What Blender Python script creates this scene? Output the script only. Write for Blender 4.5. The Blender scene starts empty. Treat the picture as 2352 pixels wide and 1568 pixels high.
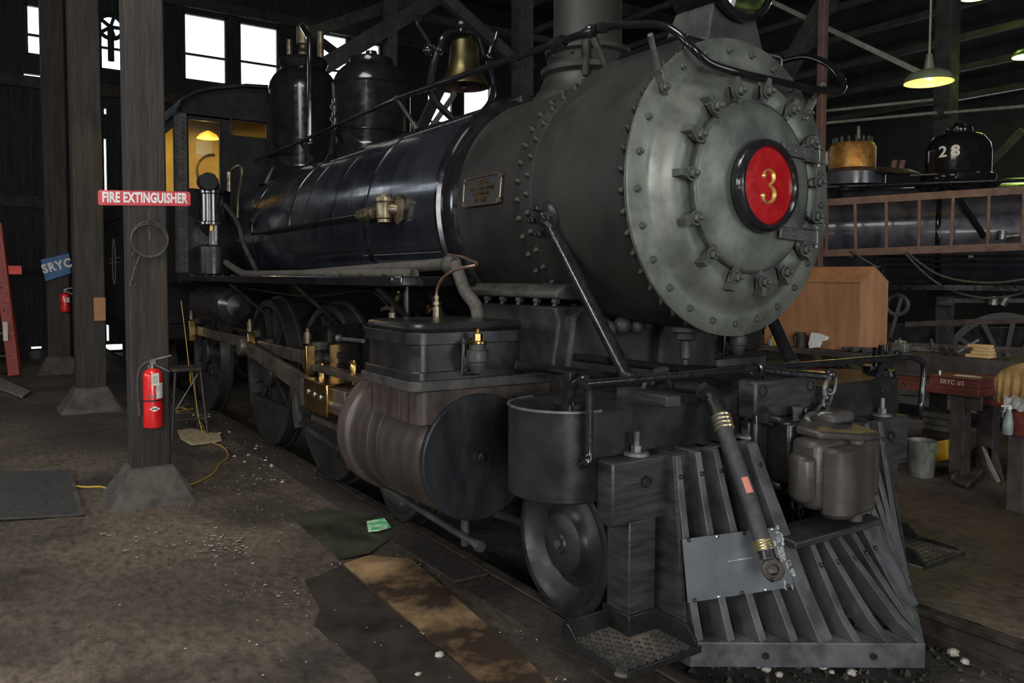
import bpy, math, random
from math import sin, cos, pi, radians, sqrt, atan2, hypot
from mathutils import Vector, Matrix, Quaternion, noise
random.seed(7)
V = Vector
ZC = 2.058        # height of the boiler axis
SC = bpy.context.scene
COL = SC.collection

# ---------------------------------------------------------------- camera
CAM = V((2.65708, -3.09956, 1.6196)); YAW = radians(146.2307); PIT = radians(-2.5896); ROLL = .00476; FPX = 1834.59; V0 = 720.9
fw = V((cos(PIT)*cos(YAW), cos(PIT)*sin(YAW), sin(PIT)))
rt = V((sin(YAW), -cos(YAW), 0)); up = rt.cross(fw); rt = rt*cos(ROLL)+up*sin(ROLL); up = rt.cross(fw)
cd = bpy.data.cameras.new('camera'); cam = bpy.data.objects.new('camera', cd); COL.objects.link(cam)
cd.sensor_width = 36; cd.lens = FPX/2352*36; cd.shift_y = (V0-784)/2352; cd.clip_start = .05; cd.clip_end = 200
cam.matrix_world = Matrix(((rt.x, up.x, -fw.x, CAM.x), (rt.y, up.y, -fw.y, CAM.y), (rt.z, up.z, -fw.z, CAM.z), (0, 0, 0, 1)))
SC.camera = cam
def ray(u, v): return fw + rt*((u-1176)/FPX) - up*((v-V0)/FPX)
def at(u, v, ax, val):
    d = ray(u, v); i = 'xyz'.index(ax); return CAM + d*((val-CAM[i])/d[i])
def atp(u, v, P, n):
    d = ray(u, v); return CAM + d*((V(P)-CAM).dot(V(n))/d.dot(V(n)))
def cylp(u, v, R, zc=2.058):
    R *= 1.018
    d = ray(u, v); oy, oz = CAM.y, CAM.z-zc
    a = d.y**2+d.z**2; b = 2*(oy*d.y+oz*d.z); c = oy*oy+oz*oz-R*R
    return CAM + d*((-b-sqrt(max(0, b*b-4*a*c)))/(2*a))

# ---------------------------------------------------------------- light, world, exposure
w = bpy.data.worlds.new('world'); SC.world = w; w.use_nodes = True
bg = w.node_tree.nodes['Background']; bg.inputs[0].default_value = (.86, .93, 1, 1); bg.inputs[1].default_value = 4.2
SC.view_settings.view_transform = 'Standard'; SC.view_settings.look = 'None'
SC.view_settings.exposure = 0.0; SC.view_settings.gamma = 1; SC.view_settings.use_curve_mapping = False
def area(name, loc, target, sx, sy, power, col=(1, 1, 1)):
    l = bpy.data.lights.new(name, 'AREA'); l.shape = 'RECTANGLE'; l.size = sx; l.size_y = sy; l.energy = power; l.color = col
    o = bpy.data.objects.new(name, l); COL.objects.link(o); o.location = loc
    o.rotation_euler = (V(target)-V(loc)).to_track_quat('-Z', 'Y').to_euler(); return o
def point(name, loc, power, col, r=.05):
    l = bpy.data.lights.new(name, 'POINT'); l.energy = power; l.color = col; l.shadow_soft_size = r
    o = bpy.data.objects.new(name, l); COL.objects.link(o); o.location = loc; return o
# daylight through assumed doorways and windows behind and beside the camera, plus added fill
area('doorway_light', (9.3, -5.0, 3.0), (0, -2.2, 1.2), 3.6, 4.0, 520, (1, .98, .93))
area('doorway_light', (9.3, 4.5, 3.0), (0, 1.5, 1.4), 4.0, 4.6, 60, (.95, .98, 1))
for wx, pw in ((5.0, 110), (0.2, 150), (-5.0, 110)):
    area('window_or_side_light', (wx, -9.8, 3.3), (wx-.5, 0, 1.9), 2.6, 1.5, pw, (.95, .97, 1))
area('window_or_side_light', (-5, 13.8, 4.4), (-3, 6, 2.4), 4, 1.6, 55, (.85, .9, 1))  # unseen fill light; the right wall has no window
area('overhead_fill', (-.5, -3.6, 7.3), (-.8, -2.2, 0), 3, 2.4, 260, (1, .98, .92))  # added overhead to brighten the floor; the ceiling has no opening

# ---------------------------------------------------------------- materials
def mat(name, c1, c2=None, rough=.5, metal=0.0, scale=6, detail=6, rvar=.12, bump=0.0, bscale=40, stretch=(1, 1, 1), coat=0, spec=.5, emit=None, estr=0, c3=None, lo=.38, hi=.62):
    m = bpy.data.materials.new(name); m.use_nodes = True; nt = m.node_tree; N = nt.nodes; L = nt.links
    b = N['Principled BSDF']; b.inputs['Metallic'].default_value = metal; b.inputs['Coat Weight'].default_value = coat
    b.inputs['Specular IOR Level'].default_value = spec; b.inputs['Coat Roughness'].default_value = .08
    tc = N.new('ShaderNodeTexCoord'); mp = N.new('ShaderNodeMapping'); L.new(tc.outputs['Object'], mp.inputs[0]); mp.inputs['Scale'].default_value = stretch
    n = N.new('ShaderNodeTexNoise'); n.inputs['Scale'].default_value = scale; n.inputs['Detail'].default_value = detail; n.inputs['Roughness'].default_value = .62; L.new(mp.outputs[0], n.inputs[0])
    r = N.new('ShaderNodeValToRGB'); L.new(n.outputs[0], r.inputs[0])
    c2 = c2 or tuple(x*1.35 for x in c1)
    r.color_ramp.elements[0].position = lo; r.color_ramp.elements[0].color = (*c1, 1); r.color_ramp.elements[1].position = hi; r.color_ramp.elements[1].color = (*c2, 1)
    if c3:
        e = r.color_ramp.elements.new(min(.99, hi+.09)); e.color = (*c3, 1)
    L.new(r.outputs[0], b.inputs['Base Color'])
    n2 = N.new('ShaderNodeTexNoise'); n2.inputs['Scale'].default_value = scale*2.3; n2.inputs['Detail'].default_value = 4; L.new(mp.outputs[0], n2.inputs[0])
    mr = N.new('ShaderNodeMapRange'); L.new(n2.outputs[0], mr.inputs[0]); mr.inputs[1].default_value = .3; mr.inputs[2].default_value = .7
    mr.inputs[3].default_value = max(.03, rough-rvar); mr.inputs[4].default_value = min(1, rough+rvar); L.new(mr.outputs[0], b.inputs['Roughness'])
    if bump:
        n3 = N.new('ShaderNodeTexNoise'); n3.inputs['Scale'].default_value = bscale; n3.inputs['Detail'].default_value = 5; L.new(mp.outputs[0], n3.inputs[0])
        bp = N.new('ShaderNodeBump'); bp.inputs['Strength'].default_value = bump; bp.inputs['Distance'].default_value = .01; L.new(n3.outputs[0], bp.inputs['Height']); L.new(bp.outputs[0], b.inputs['Normal'])
    if emit:
        b.inputs['Emission Color'].default_value = (*emit, 1); b.inputs['Emission Strength'].default_value = estr
    return m
def glass(name, tint=(1, 1, 1), rough=.05, mix=.12):
    m = bpy.data.materials.new(name); m.use_nodes = True; nt = m.node_tree; N = nt.nodes; L = nt.links
    N.remove(N['Principled BSDF']); t = N.new('ShaderNodeBsdfTransparent'); t.inputs[0].default_value = (*tint, 1)
    g = N.new('ShaderNodeBsdfGlossy'); g.inputs[1].default_value = rough; x = N.new('ShaderNodeMixShader'); x.inputs[0].default_value = mix
    L.new(t.outputs[0], x.inputs[1]); L.new(g.outputs[0], x.inputs[2]); L.new(x.outputs[0], N['Material Output'].inputs[0]); return m
M = {}
M['jacket'] = mat('jacket_black', (.008, .009, .013), (.018, .019, .025), .22, 0, 2.2, rvar=.10, coat=.4, stretch=(1.6, 1, .6), spec=.6)
M['gloss'] = mat('gloss_black', (.006, .006, .0075), (.011, .011, .012), .16, 0, 8, rvar=.07, coat=.25, spec=.4)
M['thick'] = mat('thick_black_paint', (.008, .008, .010), (.016, .016, .018), .2, 0, 20, rvar=.08, bump=.16, bscale=45, coat=.3)
M['smoke'] = mat('graphite_smokebox', (.015, .0138, .0115), (.027, .0245, .020), .55, .25, 2.5, rvar=.1, bump=.08, bscale=120, stretch=(1, 1, .5))
M['front'] = mat('graphite_front', (.062, .068, .060), (.170, .180, .152), .46, .35, 3.2, detail=9, rvar=.12, bump=.05, bscale=150)
M['frontd'] = mat('graphite_dogs', (.055, .059, .052), (.09, .097, .086), .5, .35, 14, rvar=.1)
M['satin'] = mat('satin_black', (.008, .0084, .0084), (.018, .0186, .018), .30, 0, 5, rvar=.12, bump=.05, bscale=90, detail=8, spec=.38)
M['cover'] = mat('cover_black', (.011, .0125, .015), (.022, .024, .027), .32, .1, 5, rvar=.1, stretch=(1, 2.5, .8), bump=.05, bscale=40)
M['oldiron'] = mat('worn_iron', (.030, .029, .027), (.065, .060, .055), .55, .3, 9, rvar=.12, bump=.12, bscale=70)
M['saddle'] = mat('saddle_grime', (.014, .0145, .015), (.034, .033, .030), .6, .1, 6, rvar=.15, bump=.3, bscale=80)
M['rusty'] = mat('rust_streaked_jacket', (.026, .022, .020), (.070, .052, .043), .42, .2, 2.2, rvar=.12, stretch=(2.2, 1, .6), bump=.05, bscale=60)
M['rustbox'] = mat('rust_stained_box', (.018, .010, .009), (.060, .043, .036), .55, .1, 6, rvar=.12, stretch=(3, 1, .35), bump=.1, bscale=60)
M['coupler'] = mat('coupler_steel', (.045, .040, .037), (.085, .072, .062), .48, .5, 5, rvar=.12, bump=.12, bscale=60, c3=(.22, .12, .06), hi=.66)
M['dark'] = mat('sooty_black', (.005, .005, .006), (.010, .010, .010), .65, 0, 6, rvar=.15, spec=.25)
M['wheel'] = mat('wheel_black', (.013, .013, .0125), (.030, .028, .026), .46, .2, 6, rvar=.12, bump=.06, bscale=60)
M['wood_black'] = mat('black_painted_wood', (.012, .013, .013), (.027, .028, .027), .45, 0, 7, rvar=.15, bump=.3, bscale=14, stretch=(1, .5, 3))
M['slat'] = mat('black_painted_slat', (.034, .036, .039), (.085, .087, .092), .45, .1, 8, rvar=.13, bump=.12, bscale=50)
M['slatshade'] = mat('shaded_slat_side', (.018, .019, .020), (.040, .040, .038), .6, 0, 8, bump=.25, bscale=30)  # side copy darkened in colour for shade, since fronts catch more light
M['tray'] = mat('dusty_tray', (.035, .033, .030), (.15, .12, .095), .6, .1, 4, rvar=.1, bump=.1, bscale=60, lo=.42, hi=.62)
M['sheet'] = mat('painted_steel_sheet', (.050, .054, .062), (.088, .092, .10), .5, .2, 5, rvar=.1, bump=.05, bscale=40)
M['steel'] = mat('bright_steel', (.32, .32, .30), (.5, .5, .48), .3, .9, 10, rvar=.1)
M['dsteel'] = mat('dull_steel', (.10, .10, .095), (.2, .2, .19), .45, .7, 12, rvar=.1)
M['rod'] = mat('oily_rod_steel', (.055, .043, .034), (.12, .095, .075), .42, .5, 7, rvar=.12)
M['brass'] = mat('brass', (.34, .21, .07), (.44, .29, .11), .24, 1, 9, rvar=.08)
M['bronze'] = mat('dull_bronze', (.10, .08, .05), (.22, .18, .12), .4, .8, 14, rvar=.1)
M['bell'] = mat('bell_bronze', (.05, .042, .018), (.11, .092, .04), .36, .9, 6, rvar=.08)
M['copper'] = mat('old_copper', (.20, .12, .09), (.32, .2, .15), .4, .8, 10)
M['lag'] = mat('wrapped_pipe', (.040, .034, .028), (.080, .068, .056), .75, 0, 30, bump=.3, bscale=90)
M['red'] = mat('red_enamel', (.30, .005, .008), (.38, .012, .014), .22, 0, 12, rvar=.06, coat=.5, bump=.04, bscale=60)
M['ered'] = mat('extinguisher_red', (.62, .010, .012), (.7, .02, .02), .28, 0, 12, coat=.4)
M['gold'] = mat('gold_leaf', (.75, .46, .10), (.95, .72, .26), .28, .7, 20, rvar=.08)
M['white'] = mat('white_paint', (.62, .62, .60), (.78, .78, .76), .5, 0, 20)
M['yellow'] = mat('yellow_plastic', (.75, .42, .02), (.85, .5, .05), .5, 0, 20)
M['bluep'] = mat('blue_sign_paint', (.015, .07, .19), (.025, .10, .25), .5, 0, 10)
M['redsign'] = mat('red_sign_paint', (.50, .03, .045), (.6, .05, .06), .4, 0, 10)
M['black'] = mat('flat_black', (.01, .01, .01), (.02, .02, .02), .6)
M['rubber'] = mat('hose_rubber', (.022, .024, .026), (.04, .042, .044), .62, 0, 30, bump=.08, bscale=120)
M['band'] = mat('zinc_yellow_band', (.5, .42, .22), (.7, .62, .4), .28, .9, 30)
M['timber'] = mat('dark_timber', (.015, .011, .0085), (.036, .027, .021), .78, 0, 3.2, rvar=.08, bump=.55, bscale=14, stretch=(6, 6, .5), detail=10)
M['beam'] = mat('roof_timber', (.013, .0115, .0095), (.032, .028, .023), .8, 0, 5, bump=.4, bscale=20)
M['rtimber'] = mat('red_brown_timber', (.065, .032, .026), (.10, .055, .045), .75, 0, 5, bump=.3, bscale=20)
M['concrete'] = mat('post_concrete', (.040, .034, .028), (.085, .073, .061), .85, 0, 6, bump=.5, bscale=40, detail=10)
M['wallm'] = mat('sooty_boards', (.006, .006, .006), (.016, .015, .014), .85, 0, 2, stretch=(1, 9, .4), bump=.4, bscale=10)
M['ply'] = mat('plywood', (.30, .135, .062), (.40, .20, .095), .7, 0, 9, rvar=.05, stretch=(1, 1, .2))
M['pine'] = mat('pine', (.48, .30, .13), (.62, .42, .20), .6, 0, 14, stretch=(1, 6, 6))
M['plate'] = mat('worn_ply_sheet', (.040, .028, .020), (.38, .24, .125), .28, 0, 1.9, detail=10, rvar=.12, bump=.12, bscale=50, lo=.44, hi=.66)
M['matm'] = mat('rubber_mat', (.030, .029, .027), (.055, .052, .048), .8, 0, 20, bump=.3, bscale=120)
M['board'] = mat('grey_board', (.16, .145, .12), (.26, .235, .2), .8, 0, 8, bump=.2, bscale=30)
M['bench'] = mat('oxblood_paint', (.090, .020, .015), (.15, .035, .026), .5, 0, 9, bump=.1)
M['benchw'] = mat('old_bench_wood', (.032, .024, .021), (.07, .054, .048), .8, 0, 7, bump=.3, bscale=25)
M['galv'] = mat('galvanised', (.09, .095, .08), (.22, .23, .19), .5, .4, 14, rvar=.12, stretch=(1, 1, .3))
M['jean'] = mat('tan_cloth', (.20, .115, .035), (.34, .215, .075), .9, 0, 8, bump=.3, bscale=120)
M['rag'] = mat('grey_rag', (.2, .21, .21), (.4, .4, .4), .9, 0, 20)
M['tan'] = mat('tan_rag', (.26, .19, .11), (.42, .33, .2), .9, 0, 20)
M['bottle'] = mat('milky_bottle', (.13, .16, .155), (.25, .29, .28), .35, 0, 12)
M['ladderw'] = mat('ladder_wood', (.085, .048, .035), (.14, .085, .062), .7, 0, 9, bump=.2)
M['lred'] = mat('red_fibreglass', (.22, .018, .013), (.30, .035, .022), .5, 0, 10)
M['paper'] = mat('paper', (.55, .52, .44), (.65, .62, .54), .8)
M['cream'] = mat('cab_cream', (.52, .35, .05), (.66, .47, .12), .6, 0, 2.5)
M['b28'] = mat('boiler_28', (.030, .031, .042), (.055, .055, .072), .32, .1, 4, coat=.3)
M['copbrass'] = mat('tarnished_brass_dome', (.28, .13, .03), (.48, .26, .07), .45, .7, 12, bump=.15, bscale=60)
M['green'] = mat('green_tape', (.05, .42, .17), (.55, .75, .50), .5, 0, 12, lo=.4, hi=.55)
M['shadeo'] = mat('lamp_shade_outside', (.10, .12, .07), (.15, .17, .1), .4, .1)
M['shadei'] = mat('lamp_shade_inside', (.9, .6, .15), (.9, .6, .15), .5, 0, emit=(1, .52, .05), estr=1.3)
M['bulb'] = mat('lamp_glow', (1, .8, .4), None, .5, emit=(1, .8, .35), estr=9)
M['gbulb'] = mat('green_lamp_glow', (.8, 1, .3), None, .5, emit=(.65, 1, .18), estr=9)
M['exitr'] = mat('lit_red_sign', (.8, .1, .08), None, .5, emit=(1, .12, .08), estr=.08)
M['glass'] = glass('window_glass', (.97, .99, 1), .03, .05)
M['lens'] = glass('headlight_lens', (.85, .95, .85), .02, .3)
M['refl'] = mat('silver_reflector', (.5, .52, .3), (.7, .72, .45), .2, 1)
M['cabgl'] = glass('cab_glass', (.97, .95, .90), .15, .05)
M['chip'] = mat('pale_stone', (.22, .20, .16), (.45, .42, .36), .8, 0, 30)
M['gravel'] = mat('dark_gravel', (.016, .014, .012), (.060, .052, .044), .85, 0, 25, c3=(.13, .12, .1), hi=.68)
M['railm'] = mat('rail_steel', (.026, .022, .019), (.060, .050, .042), .85, .0, 8, spec=.08, bump=.15, bscale=60)
M['orange'] = mat('yellow_cord', (.42, .25, .03), (.5, .32, .05), .6)

def floor_mat():
    m = bpy.data.materials.new('oily_dirt_floor'); m.use_nodes = True; nt = m.node_tree; N = nt.nodes; L = nt.links; b = N['Principled BSDF']
    tc = N.new('ShaderNodeTexCoord')
    def nz(s, d=8, st=(1, 1, 1), rg=.6):
        mp = N.new('ShaderNodeMapping'); mp.inputs['Scale'].default_value = st; L.new(tc.outputs['Object'], mp.inputs[0])
        n = N.new('ShaderNodeTexNoise'); n.inputs['Scale'].default_value = s; n.inputs['Detail'].default_value = d; n.inputs['Roughness'].default_value = rg; L.new(mp.outputs[0], n.inputs[0]); return n.outputs[0]
    def ramp(src, stops):
        r = N.new('ShaderNodeValToRGB'); L.new(src, r.inputs[0]); e = r.color_ramp.elements
        while len(e) < len(stops): e.new(.5)
        for i, (p, c) in enumerate(stops): e[i].position = p; e[i].color = (*c, 1)
        return r.outputs[0]
    def mix(f, a, c):
        x = N.new('ShaderNodeMix'); x.data_type = 'RGBA'; L.new(f, x.inputs[0]); L.new(a, x.inputs[6]); L.new(c, x.inputs[7]); return x.outputs[2]
    base = ramp(nz(1.1, 10), [(.34, (.040, .030, .022)), (.47, (.095, .073, .053)), (.57, (.165, .128, .092)), (.7, (.26, .21, .158))])
    fine = ramp(nz(14, 10, (1, 1.6, 1), .7), [(.34, (.35, .35, .35)), (.5, (.9, .9, .9)), (.68, (1.35, 1.33, 1.3))])
    mu = N.new('ShaderNodeMix'); mu.data_type = 'RGBA'; mu.blend_type = 'MULTIPLY'; mu.inputs[0].default_value = 1; L.new(base, mu.inputs[6]); L.new(fine, mu.inputs[7])
    wetf = ramp(nz(.55, 6), [(.46, (0, 0, 0)), (.6, (1, 1, 1))])
    # oil-darkened strip beside the track
    sx = N.new('ShaderNodeSeparateXYZ'); L.new(tc.outputs['Object'], sx.inputs[0])
    mr = N.new('ShaderNodeMapRange'); L.new(sx.outputs[1], mr.inputs[0]); mr.inputs[1].default_value = -2.1; mr.inputs[2].default_value = -1.3
    lt = N.new('ShaderNodeMath'); lt.operation = 'LESS_THAN'; L.new(sx.outputs[1], lt.inputs[0]); lt.inputs[1].default_value = 0
    ml = N.new('ShaderNodeMath'); ml.operation = 'MULTIPLY'; L.new(mr.outputs[0], ml.inputs[0]); L.new(lt.outputs[0], ml.inputs[1])
    m2 = N.new('ShaderNodeMath'); m2.operation = 'MULTIPLY'; L.new(ml.outputs[0], m2.inputs[0]); m2.inputs[1].default_value = .55
    mx = N.new('ShaderNodeMath'); mx.operation = 'MAXIMUM'; L.new(wetf, mx.inputs[0]); L.new(m2.outputs[0], mx.inputs[1])
    dark = N.new('ShaderNodeRGB'); dark.outputs[0].default_value = (.020, .015, .013, 1)
    half = N.new('ShaderNodeMath'); half.operation = 'MULTIPLY'; half.inputs[1].default_value = .8; L.new(mx.outputs[0], half.inputs[0])
    c = mix(half.outputs[0], mu.outputs[2], dark.outputs[0])
    sp = ramp(nz(60, 3, rg=.5), [(.70, (0, 0, 0)), (.72, (1, 1, 1))]); spm = ramp(nz(1.6, 4), [(.52, (0, 0, 0)), (.62, (1, 1, 1))])
    sm = N.new('ShaderNodeMath'); sm.operation = 'MULTIPLY'; L.new(sp, sm.inputs[0]); L.new(spm, sm.inputs[1])
    wh = N.new('ShaderNodeRGB'); wh.outputs[0].default_value = (.5, .48, .44, 1)
    c = mix(sm.outputs[0], c, wh.outputs[0]); L.new(c, b.inputs['Base Color'])
    rr = N.new('ShaderNodeMapRange'); L.new(mx.outputs[0], rr.inputs[0]); rr.inputs[3].default_value = .72; rr.inputs[4].default_value = .42; L.new(rr.outputs[0], b.inputs['Roughness'])
    bp = N.new('ShaderNodeBump'); bp.inputs['Strength'].default_value = .7; bp.inputs['Distance'].default_value = .02; L.new(nz(9, 10, (1, 1.4, 1), .68), bp.inputs['Height']); L.new(bp.outputs[0], b.inputs['Normal'])
    return m
M['floor'] = floor_mat()

# ---------------------------------------------------------------- mesh builder
class MB:
    def __init__(s): s.v = []; s.f = []
    def add(s, vs, fs):
        o = len(s.v); s.v += [V(p) for p in vs]; s.f += [[i+o for i in f] for f in fs]; return s
    def box(s, a, b):
        x0, y0, z0 = a; x1, y1, z1 = b
        return s.add([(x0,y0,z0),(x1,y0,z0),(x1,y1,z0),(x0,y1,z0),(x0,y0,z1),(x1,y0,z1),(x1,y1,z1),(x0,y1,z1)],
            [(0,3,2,1),(4,5,6,7),(0,1,5,4),(1,2,6,5),(2,3,7,6),(3,0,4,7)])
    def bar(s, p, q, wd, ht, upv=(0, 0, 1)):       # square bar between two points
        p, q = V(p), V(q); d = (q-p).normalized(); u = V(upv)
        if abs(d.dot(u)) > .98: u = V((1, 0, 0))
        a = d.cross(u).normalized()*wd/2; b = a.normalized().cross(d).normalized()*ht/2
        return s.add([p-a-b, p+a-b, p+a+b, p-a+b, q-a-b, q+a-b, q+a+b, q-a+b], [(0,1,2,3),(7,6,5,4),(0,4,5,1),(1,5,6,2),(2,6,7,3),(3,7,4,0)])
    def prism(s, pts, d):                          # polygon extruded by vector d
        d = V(d); n = len(pts); P = [V(p) for p in pts]
        return s.add(P+[p+d for p in P], [list(range(n))[::-1], list(range(n, 2*n))]+[(i, (i+1) % n, n+(i+1) % n, n+i) for i in range(n)])
    def lathe(s, prof, org=(0, 0, 0), ax=(0, 0, 1), n=32, a0=0, a1=2*pi):   # prof [(r, h)]
        ax = V(ax).normalized(); t = V((0, 0, 1)) if abs(ax.z) < .9 else V((1, 0, 0)); e1 = (t-ax*t.dot(ax)).normalized(); e2 = ax.cross(e1); org = V(org)
        full = abs(a1-a0-2*pi) < 1e-6; m = n if full else n+1; o = len(s.v)
        ks = 1.018 if org.z == V((0, 0, ZC)).z and org.y == 0 else 1
        for r, h in prof:
            for i in range(m):
                a = a0+(a1-a0)*i/n; s.v.append(org+ax*h+(e1*cos(a)+e2*sin(a))*max(r*ks, 1e-4))
        for j in range(len(prof)-1):
            for i in range(n):
                k = (i+1) % m if full else i+1
                s.f.append([o+j*m+i, o+j*m+k, o+(j+1)*m+k, o+(j+1)*m+i])
        return s
    def cyl(s, p, q, r, r2=None, n=20):
        p, q = V(p), V(q); h = (q-p).length; r2 = r if r2 is None else r2
        return s.lathe([(0, 0), (r, 0), (r2, h), (0, h)], p, q-p, n)
    def hexa(s, p, d, r, h): d = V(d).normalized(); return s.cyl(p, V(p)+d*h, r, n=6)
    def sphere(s, c, r, n=16, sc=1): return s.lathe([(r*sin(pi*i/8), -r*cos(pi*i/8)*sc) for i in range(9)], c, (0, 0, 1), n)
    def tube(s, pts, r, n=10, sub=0, closed=False):
        P = [V(p) for p in pts]
        if sub:
            Q = []; m = len(P)
            for i in range(m if closed else m-1):
                p0, p1, p2, p3 = (P[(i-1) % m], P[i], P[(i+1) % m], P[(i+2) % m]) if closed else (P[max(i-1, 0)], P[i], P[i+1], P[min(i+2, m-1)])
                for k in range(sub):
                    t = k/sub; Q.append(.5*((2*p1)+(p2-p0)*t+(2*p0-5*p1+4*p2-p3)*t*t+(3*p1-p0-3*p2+p3)*t**3))
            if not closed: Q.append(P[-1])
            P = Q
        m = len(P); o = len(s.v); R = r if isinstance(r, (list, tuple)) else None; pa = None
        for i in range(m):
            if closed: d = P[(i+1) % m]-P[(i-1) % m]
            else: d = P[min(i+1, m-1)]-P[max(i-1, 0)]
            d = d.normalized() if d.length > 1e-9 else V((0, 0, 1))
            if pa is None: pa = V((0, 0, 1)) if abs(d.z) < .9 else V((1, 0, 0))
            a = pa-d*pa.dot(d); a = a.normalized() if a.length > 1e-6 else d.orthogonal().normalized(); pa = a; b = d.cross(a)
            rr = r if R is None else R[0]+(R[1]-R[0])*i/(m-1)
            for k in range(n): s.v.append(P[i]+(a*cos(2*pi*k/n)+b*sin(2*pi*k/n))*rr)
        for i in range(m if closed else m-1):
            j = (i+1) % m
            for k in range(n): s.f.append([o+i*n+k, o+i*n+(k+1) % n, o+j*n+(k+1) % n, o+j*n+k])
        if not closed: s.f.append([o+k for k in range(n)][::-1]); s.f.append([o+(m-1)*n+k for k in range(n)])
        return s
    def torus(s, c, ax, R, r, n=40, k=10, a0=0, a1=2*pi):
        ax = V(ax).normalized(); t = V((0, 0, 1)) if abs(ax.z) < .9 else V((1, 0, 0)); e1 = (t-ax*t.dot(ax)).normalized(); e2 = ax.cross(e1)
        full = abs(a1-a0-2*pi) < 1e-6
        return s.tube([V(c)+(e1*cos(a0+(a1-a0)*i/n)+e2*sin(a0+(a1-a0)*i/n))*R for i in range(n if full else n+1)], r, k, closed=full)
    def rrect(s, x0, x1, y0, y1, z0, z1, r, n=5):   # box with rounded vertical corners
        pts = []
        for cx, cy, a in ((x1-r, y1-r, 0), (x0+r, y1-r, 90), (x0+r, y0+r, 180), (x1-r, y0+r, 270)):
            for i in range(n+1): t = radians(a+90*i/n); pts.append((cx+r*cos(t), cy+r*sin(t), z0))
        return s.prism(pts, (0, 0, z1-z0))
    def mesh(s, name, m, ang=35):
        me = bpy.data.meshes.new(name); me.from_pydata([tuple(v) for v in s.v], [], s.f); me.validate()
        if m: me.materials.append(M[m] if isinstance(m, str) else m)
        import bmesh as _b
        bm = _b.new(); bm.from_mesh(me); _b.ops.remove_doubles(bm, verts=bm.verts, dist=1e-5); _b.ops.recalc_face_normals(bm, faces=bm.faces); bm.to_mesh(me); bm.free()
        me.polygons.foreach_set('use_smooth', [True]*len(me.polygons)); me.set_sharp_from_angle(angle=radians(ang)); return me
def link(name, me, parent=None, loc=None, rot=None, world=True):
    o = bpy.data.objects.new(name, me); COL.objects.link(o)
    if loc is not None: o.location = loc
    if rot is not None: o.rotation_euler = rot
    if parent is not None:
        o.parent = parent
        if world and parent.type == 'EMPTY': o.matrix_parent_inverse = Matrix.LocRotScale(parent.location, parent.rotation_euler, None).inverted()
    return o
def part(name, mb, m, parent=None, bevel=0, ang=35, **k):
    o = link(name, mb.mesh(name, m, ang), parent, **k)
    if bevel:
        b = o.modifiers.new('bevel', 'BEVEL'); b.width = bevel; b.segments = 2; b.limit_method = 'ANGLE'; b.angle_limit = radians(40)
    return o
def tag(o, label, cat, group=None, kind=None):
    if label: o['label'] = label
    if cat: o['category'] = cat
    if group: o['group'] = group
    if kind: o['kind'] = kind
    return o
def thing(name, label, cat, loc=(0, 0, 0), rz=0, group=None):
    o = bpy.data.objects.new(name, None); COL.objects.link(o); o.location = loc; o.rotation_euler = (0, 0, rz); o.empty_display_size = .1
    return tag(o, label, cat, group)
def struct(name, mb, m, **k): o = part(name, mb, m, **k); o['kind'] = 'structure'; return o
def orient(d, upv=V((0, 0, 1))):                    # euler with local X along d
    d = V(d).normalized(); y = V(upv).cross(d)
    if y.length < 1e-4: y = V((0, 1, 0))
    y.normalize(); z = d.cross(y); return Matrix((d, y, z)).transposed().to_euler()
def text(name, body, size, m, parent, origin, xdir, ydir, depth=.002, width=1.0, bold=0, spacing=1.0, ext=True):
    cu = bpy.data.curves.new(name, 'FONT'); cu.body = body; cu.size = size; cu.align_x = 'CENTER'; cu.align_y = 'CENTER'; cu.extrude = depth; cu.offset = bold; cu.space_character = spacing; cu.resolution_u = 3
    t = bpy.data.objects.new('tmp', cu); COL.objects.link(t); bpy.context.view_layer.update()
    me = bpy.data.meshes.new_from_object(t.evaluated_get(bpy.context.evaluated_depsgraph_get())); COL.objects.unlink(t); bpy.data.objects.remove(t)
    me.name = name; me.materials.clear(); me.materials.append(M[m]); x = V(xdir).normalized(); y = V(ydir).normalized(); z = x.cross(y)
    mw = Matrix(((x.x*width, y.x, z.x, origin[0]), (x.y*width, y.y, z.y, origin[1]), (x.z*width, y.z, z.z, origin[2]), (0, 0, 0, 1)))
    me.transform(mw); return link(name, me, parent)

# ================================================================ THE SETTING
def grid_floor(name, x0, x1, y0, y1, st, z=0.0, amp=.008, m='floor', flat=None):
    nx = int((x1-x0)/st); ny = max(1, int((y1-y0)/st)); mb = MB()
    for j in range(ny+1):
        for i in range(nx+1):
            x = x0+(x1-x0)*i/nx; y = y0+(y1-y0)*j/ny
            h = noise.fractal(V((x*1.3, y*1.3, 3)), 1, 2, 4)*amp + noise.noise(V((x*7, y*7, 1)))*amp*.35
            mb.v.append(V((x, y, z-abs(h) if flat is None else z-abs(h)*min(1, abs(y-flat)*4))))
    for j in range(ny):
        for i in range(nx): a = j*(nx+1)+i; mb.f.append([a, a+1, a+nx+2, a+nx+1])
    return struct(name, mb, m, ang=180)
grid_floor('floor', -17.6, -6, -4, -1.02, .1, amp=.02)
grid_floor('floor', -6, 3.2, -4, -1.02, .035, amp=.018)
grid_floor('floor', -17.6, 10, -10, -4, .4, amp=.01)
grid_floor('floor', 3.2, 10, -4, -1.02, .3, amp=.01)
grid_floor('floor', -17.6, -6, .80, 14, .3, amp=.02)
grid_floor('floor', -6, 6, .80, 14, .08, amp=.02)
grid_floor('floor', 6, 10, .80, 14, .4, amp=.02)
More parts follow.
